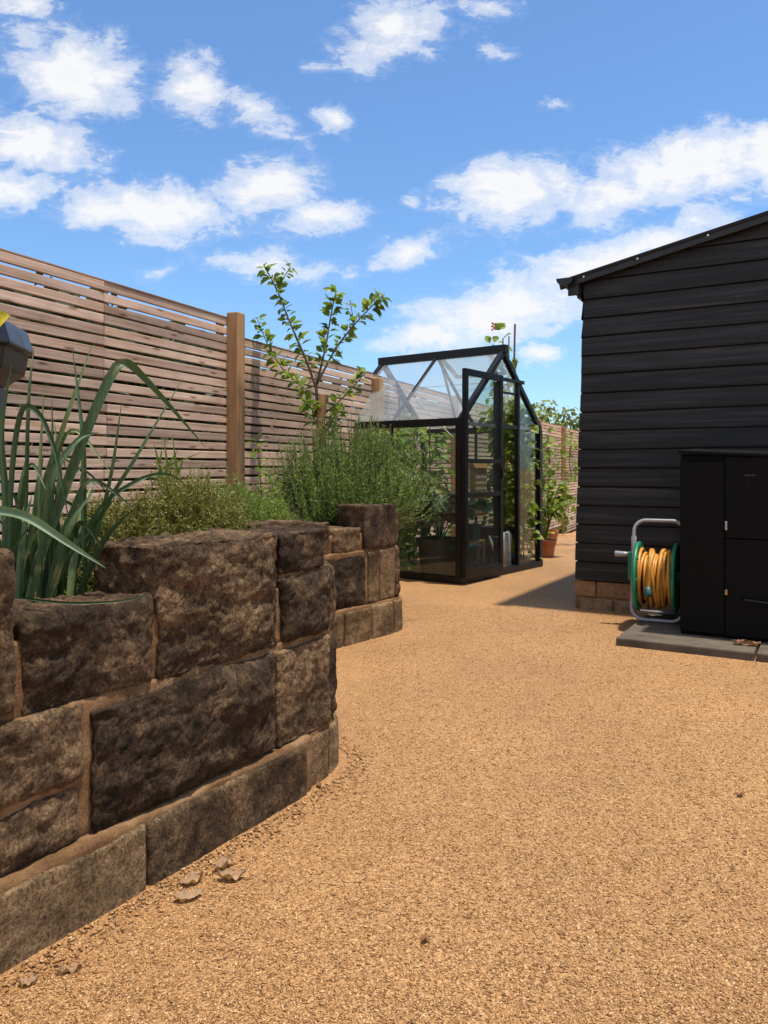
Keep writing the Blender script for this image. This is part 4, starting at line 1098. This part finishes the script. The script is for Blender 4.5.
# trees beyond the fence, and a hedge added to darken the slat gaps
def tree(x, y, z0, h, r, n, mat, label, seed, ln=.14, th=.55):
    random.seed(seed); base = Vector((x, y, z0)); t = empty('tree', base); tag(t, label, 'tree', 'trees beyond the fence')
    tr = MB(); lf = MB(); tr.tube([(0, 0, 0), (.05, .03, h*.3), (.0, .0, h*.6), (.03, 0, h*.85)], [.12, .09, .05, .02], 8)
    for i in range(26):
        a = random.uniform(0, 6.283); z1 = h*random.uniform(.25, .8); rr = r*random.uniform(.5, 1.05)*(1-.5*abs(z1/h-.55))
        tip = Vector((math.cos(a)*rr, math.sin(a)*rr, min(h, z1+h*random.uniform(.05, .25)))); c = catmull([Vector((0, 0, z1*.8)), Vector((math.cos(a)*rr*.5, math.sin(a)*rr*.5, z1)), tip], 8)
        tr.tube(c, [.025-.0027*j for j in range(9)], 5)
        for k in range(n//26):
            q = c[random.randint(3, 8)]+Vector((random.gauss(0, .16*r), random.gauss(0, .16*r), random.gauss(0, .13*r)))
            lf.leaf(q, (rv()+Vector((0, 0, -.2))).normalized(), (Vector((0, 0, 1))+rv(.9)).normalized(), ln*random.uniform(.5, 1.2), ln*.55, .3, .2)
    tr.build('trunk', 'bark', t, True); lf.build('crown', mat, t); return t
tree(3.25, 19.0, -.44, 2.8, 1.0, 3000, 'tree', 'bushy yellow-green tree top showing over the far fence beside the greenhouse', 111)
tree(4.75, 18.2, -.44, 3.0, 1.0, 2400, 'tree', 'tree with reaching sprays against the sky right beside the shed edge', 112)
tree(1.0, 20, -.44, 2.5, 1.1, 2400, 'tree', 'tree beyond the fence seen faintly through the greenhouse roof glass', 113)
def hedge():
    random.seed(120); mb = MB()
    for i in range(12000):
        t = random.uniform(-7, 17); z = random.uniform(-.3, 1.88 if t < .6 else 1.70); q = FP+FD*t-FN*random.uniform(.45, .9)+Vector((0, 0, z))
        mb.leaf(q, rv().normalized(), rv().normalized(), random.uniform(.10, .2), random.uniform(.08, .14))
    # solid boxes added inside to keep sky out of the fence gaps
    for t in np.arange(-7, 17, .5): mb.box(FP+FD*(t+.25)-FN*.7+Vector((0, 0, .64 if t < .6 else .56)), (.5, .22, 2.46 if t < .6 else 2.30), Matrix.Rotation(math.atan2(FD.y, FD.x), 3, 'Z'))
    tag(recenter(mb.build('hedge', 'hedge', None)), 'dark hedge added behind the slat fence to keep its gaps dark', 'hedge')
hedge()

# bin at the left edge
bc = Vector((-1.236, 2.05, .46))
bn = empty('bin', bc, R(9)); tag(bn, 'grey bin with an overhanging faceted black lid at the left edge above the leeks', 'bin')
mb = MB(); mb.lathe([(0, 0), (.17, 0), (.175, .01), (.212, .66), (0, .66)], (0, 0, 0), 8, a0=R(22.5)); mb.build('body', 'binbody', bn)
mb = MB(); mb.lathe([(.20, .655), (.262, .70), (.272, .755), (.285, .757), (.287, .765), (.268, .822), (.245, .835), (0, .85)], (0, 0, 0), 8, a0=R(22.5))
o = mb.build('lid', 'binlid', bn)
bv = o.modifiers.new('bevel', 'BEVEL'); bv.width = .006; bv.segments = 2; bv.limit_method = 'ANGLE'
mb = MB(); random.seed(131)
for k in range(5): mb.leaf((random.uniform(-.02, .02), random.uniform(-.02, .02), 0), (Vector((.4, -.3, .5))+rv(.6)).normalized(), (Vector((0, -1, .3))+rv(.4)).normalized(), .055, .05, .4, .2)
o = mb.build('yellow_leaf', 'yellowleaf', None, True, P(-13, 326, 1.90)); tag(o, 'bright yellow crumpled leaf lying on the black bin lid', 'leaf')

# ------------------------------------------------------------------ sun, sky, clouds
SUN = Vector((.18, -.075, 1.0)).normalized()
sd = bpy.data.lights.new('sun', 'SUN'); sd.energy = 4.4; sd.angle = R(2.2); sd.color = (1, .93, .81)
so = bpy.data.objects.new('sun', sd); COL.objects.link(so); so.rotation_euler = SUN.to_track_quat('Z', 'Y').to_euler()
so.location = (3, 2, 8)
w = bpy.data.worlds.new('World'); scene.world = w; w.use_nodes = True; nt = w.node_tree; nt.nodes.clear()
out = N(nt, 'ShaderNodeOutputWorld'); bg = N(nt, 'ShaderNodeBackground')
sky = N(nt, 'ShaderNodeTexSky'); sky.sky_type = 'NISHITA'; sky.sun_disc = False
sky.sun_elevation = math.asin(SUN.z); sky.sun_rotation = math.atan2(SUN.x, SUN.y); sky.air_density = 1.0; sky.dust_density = .6; sky.ozone_density = 1.6
STR = .115
bg.inputs['Strength'].default_value = STR
tc = N(nt, 'ShaderNodeTexCoord'); gen = tc.outputs['Generated']
sx = N(nt, 'ShaderNodeSeparateXYZ'); L(nt, gen, sx.inputs[0])
ay = math_n(nt, 'MAXIMUM', math_n(nt, 'ABSOLUTE', sx.outputs[1]), .12)
uu = math_n(nt, 'DIVIDE', sx.outputs[0], ay); vv = math_n(nt, 'DIVIDE', sx.outputs[2], ay)
cuv = N(nt, 'ShaderNodeCombineXYZ'); L(nt, uu, cuv.inputs[0]); L(nt, vv, cuv.inputs[1]); 
sgn = math_n(nt, 'SIGN', sx.outputs[1]); L(nt, sgn, cuv.inputs[2])
def warp(src, scale, amt, detail):
    n = N(nt, 'ShaderNodeTexNoise'); n.inputs['Scale'].default_value = scale; n.inputs['Detail'].default_value = detail; n.inputs['Roughness'].default_value = .6
    L(nt, src, n.inputs['Vector']); s = N(nt, 'ShaderNodeVectorMath', operation='SUBTRACT'); L(nt, n.outputs['Color'], s.inputs[0]); s.inputs[1].default_value = (.5, .5, .5)
    k = N(nt, 'ShaderNodeVectorMath', operation='SCALE'); L(nt, s.outputs[0], k.inputs[0]); k.inputs['Scale'].default_value = amt
    a = N(nt, 'ShaderNodeVectorMath', operation='ADD'); L(nt, src, a.inputs[0]); L(nt, k.outputs[0], a.inputs[1]); return a.outputs[0]
wv = warp(cuv.outputs[0], 9, .075, 6)
CL = [(68, 72, 82, 52, 12, 1), (30, 40, 40, 22, 0, .7), (40, 145, 80, 36, 8, 1), (22, 190, 52, 26, 0, 1), (145, 213, 115, 32, 3, 1), (196, 82, 46, 42, 30, .85), (258, 108, 52, 26, 32, .75), (335, 115, 24, 20, 0, .75),
      (265, 185, 66, 34, -5, .9), (320, 217, 62, 22, -8, .9), (268, 265, 78, 18, 4, .7), (392, 35, 72, 38, -8, .95), (487, 48, 24, 18, 0, .55), (505, 195, 70, 44, -15, 1), (560, 180, 52, 28, 0, .8), (690, 166, 118, 40, -8, 1.1), (620, 192, 70, 28, -10, .9),
      (610, 256, 130, 27, -17, 1.0), (500, 302, 118, 36, -8, 1.0), (430, 330, 82, 24, -5, .9), (412, 247, 46, 17, -8, .75), (540, 358, 32, 17, 0, .9), (15, 6, 50, 16, 0, .8), (557, 103, 18, 8, 0, .45), (160, 268, 32, 12, 0, .45), (700, 215, 60, 20, -5, .6), (418, 200, 18, 12, 0, .4), (490, 10, 34, 12, 0, .4),
      (780, 160, 70, 40, 0, 1), (900, 140, 120, 40, 0, 1), (1000, 260, 120, 30, 0, 1), (-90, 110, 90, 45, 0, 1), (-160, 210, 100, 30, 0, 1), (200, -80, 110, 40, 0, 1), (600, -120, 140, 60, 0, 1), (-80, -60, 90, 40, 0, .9), (330, 385, 70, 14, 0, .6), (820, 320, 120, 30, 0, .9)]
acc = None
for (px, py, rx, ry, rot_, st) in CL:
    mp = N(nt, 'ShaderNodeMapping'); mp.vector_type = 'TEXTURE'
    mp.inputs['Location'].default_value = ((px-CX)/FPX, (HY-py)/FPX, 1); mp.inputs['Rotation'].default_value = (0, 0, R(-rot_)); mp.inputs['Scale'].default_value = (rx/FPX*1.10, ry/FPX*1.10, 1)
    L(nt, wv, mp.inputs[0])
    ln = N(nt, 'ShaderNodeVectorMath', operation='LENGTH'); L(nt, mp.outputs[0], ln.inputs[0])
    d = math_n(nt, 'MULTIPLY', math_n(nt, 'SUBTRACT', 1.0, ln.outputs['Value']), st)
    acc = d if acc is None else math_n(nt, 'MAXIMUM', acc, d)
cst = N(nt, 'ShaderNodeMapping'); cst.inputs['Scale'].default_value = (.72, 1.35, 1); cst.inputs['Rotation'].default_value = (0, 0, R(14)); L(nt, cuv.outputs[0], cst.inputs[0])
fb = noise_n(nt, cst.outputs[0], 13, 11, .68, .45)
fb2 = noise_n(nt, cuv.outputs[0], 5, 5, .6)
fb3 = noise_n(nt, warp(cst.outputs[0], 22, .035, 4), 34, 8, .70, .4)
den = math_n(nt, 'ADD', acc, math_n(nt, 'MULTIPLY', math_n(nt, 'SUBTRACT', fb, .5), 1.5))
den = math_n(nt, 'ADD', den, math_n(nt, 'MULTIPLY', math_n(nt, 'SUBTRACT', fb3, .5), 1.0))
# behind the viewer: unseen noise clouds, added to whiten the fill light
back = math_n(nt, 'SUBTRACT', noise_n(nt, gen, 2.6, 8, .6), .36)
isf = math_n(nt, 'GREATER_THAN', sx.outputs[1], 0.0)
den2 = math_n(nt, 'ADD', math_n(nt, 'MULTIPLY', den, isf), math_n(nt, 'MULTIPLY', math_n(nt, 'MULTIPLY', back, 3.0), math_n(nt, 'SUBTRACT', 1.0, isf)))
cov = ramp(nt, den2, [(.0, 0.0), (.12, .07), (.40, .55), (.85, .99)], 'EASE')
shade = ramp(nt, den2, [(.1, (.92, .95, 1.0)), (.6, (.99, .99, 1.0)), (1.0, (.93, .94, .965))])
cl = N(nt, 'ShaderNodeVectorMath', operation='SCALE'); L(nt, shade.outputs[0], cl.inputs[0]); cl.inputs['Scale'].default_value = .73/STR
tint = mixc(nt, 1.0, sky.outputs[0], (.78, 1.03, 1.25), 'MULTIPLY')
SKYMIX = tint
mix = mixc(nt, cov.outputs[0], SKYMIX, cl.outputs[0])
L(nt, mix, bg.inputs[0]); L(nt, bg.outputs[0], out.inputs[0])

# ------------------------------------------------------------------ camera, view
cd = bpy.data.cameras.new('camera'); cam = bpy.data.objects.new('camera', cd); COL.objects.link(cam); scene.camera = cam
cam.location = (0, 0, H); cam.rotation_euler = (R(90), 0, 0)
cd.sensor_fit = 'HORIZONTAL'; cd.sensor_width = 36; cd.lens = 36*FPX/768; cd.shift_y = -(512-HY)/768
cd.clip_start = .05; cd.clip_end = 3000
scene.view_settings.view_transform = 'Standard'; scene.view_settings.look = 'None'; scene.view_settings.gamma = 1; scene.view_settings.exposure = 0.45
scene.render.engine = 'CYCLES'
scene.cycles.max_bounces = 10; scene.cycles.transparent_max_bounces = 24
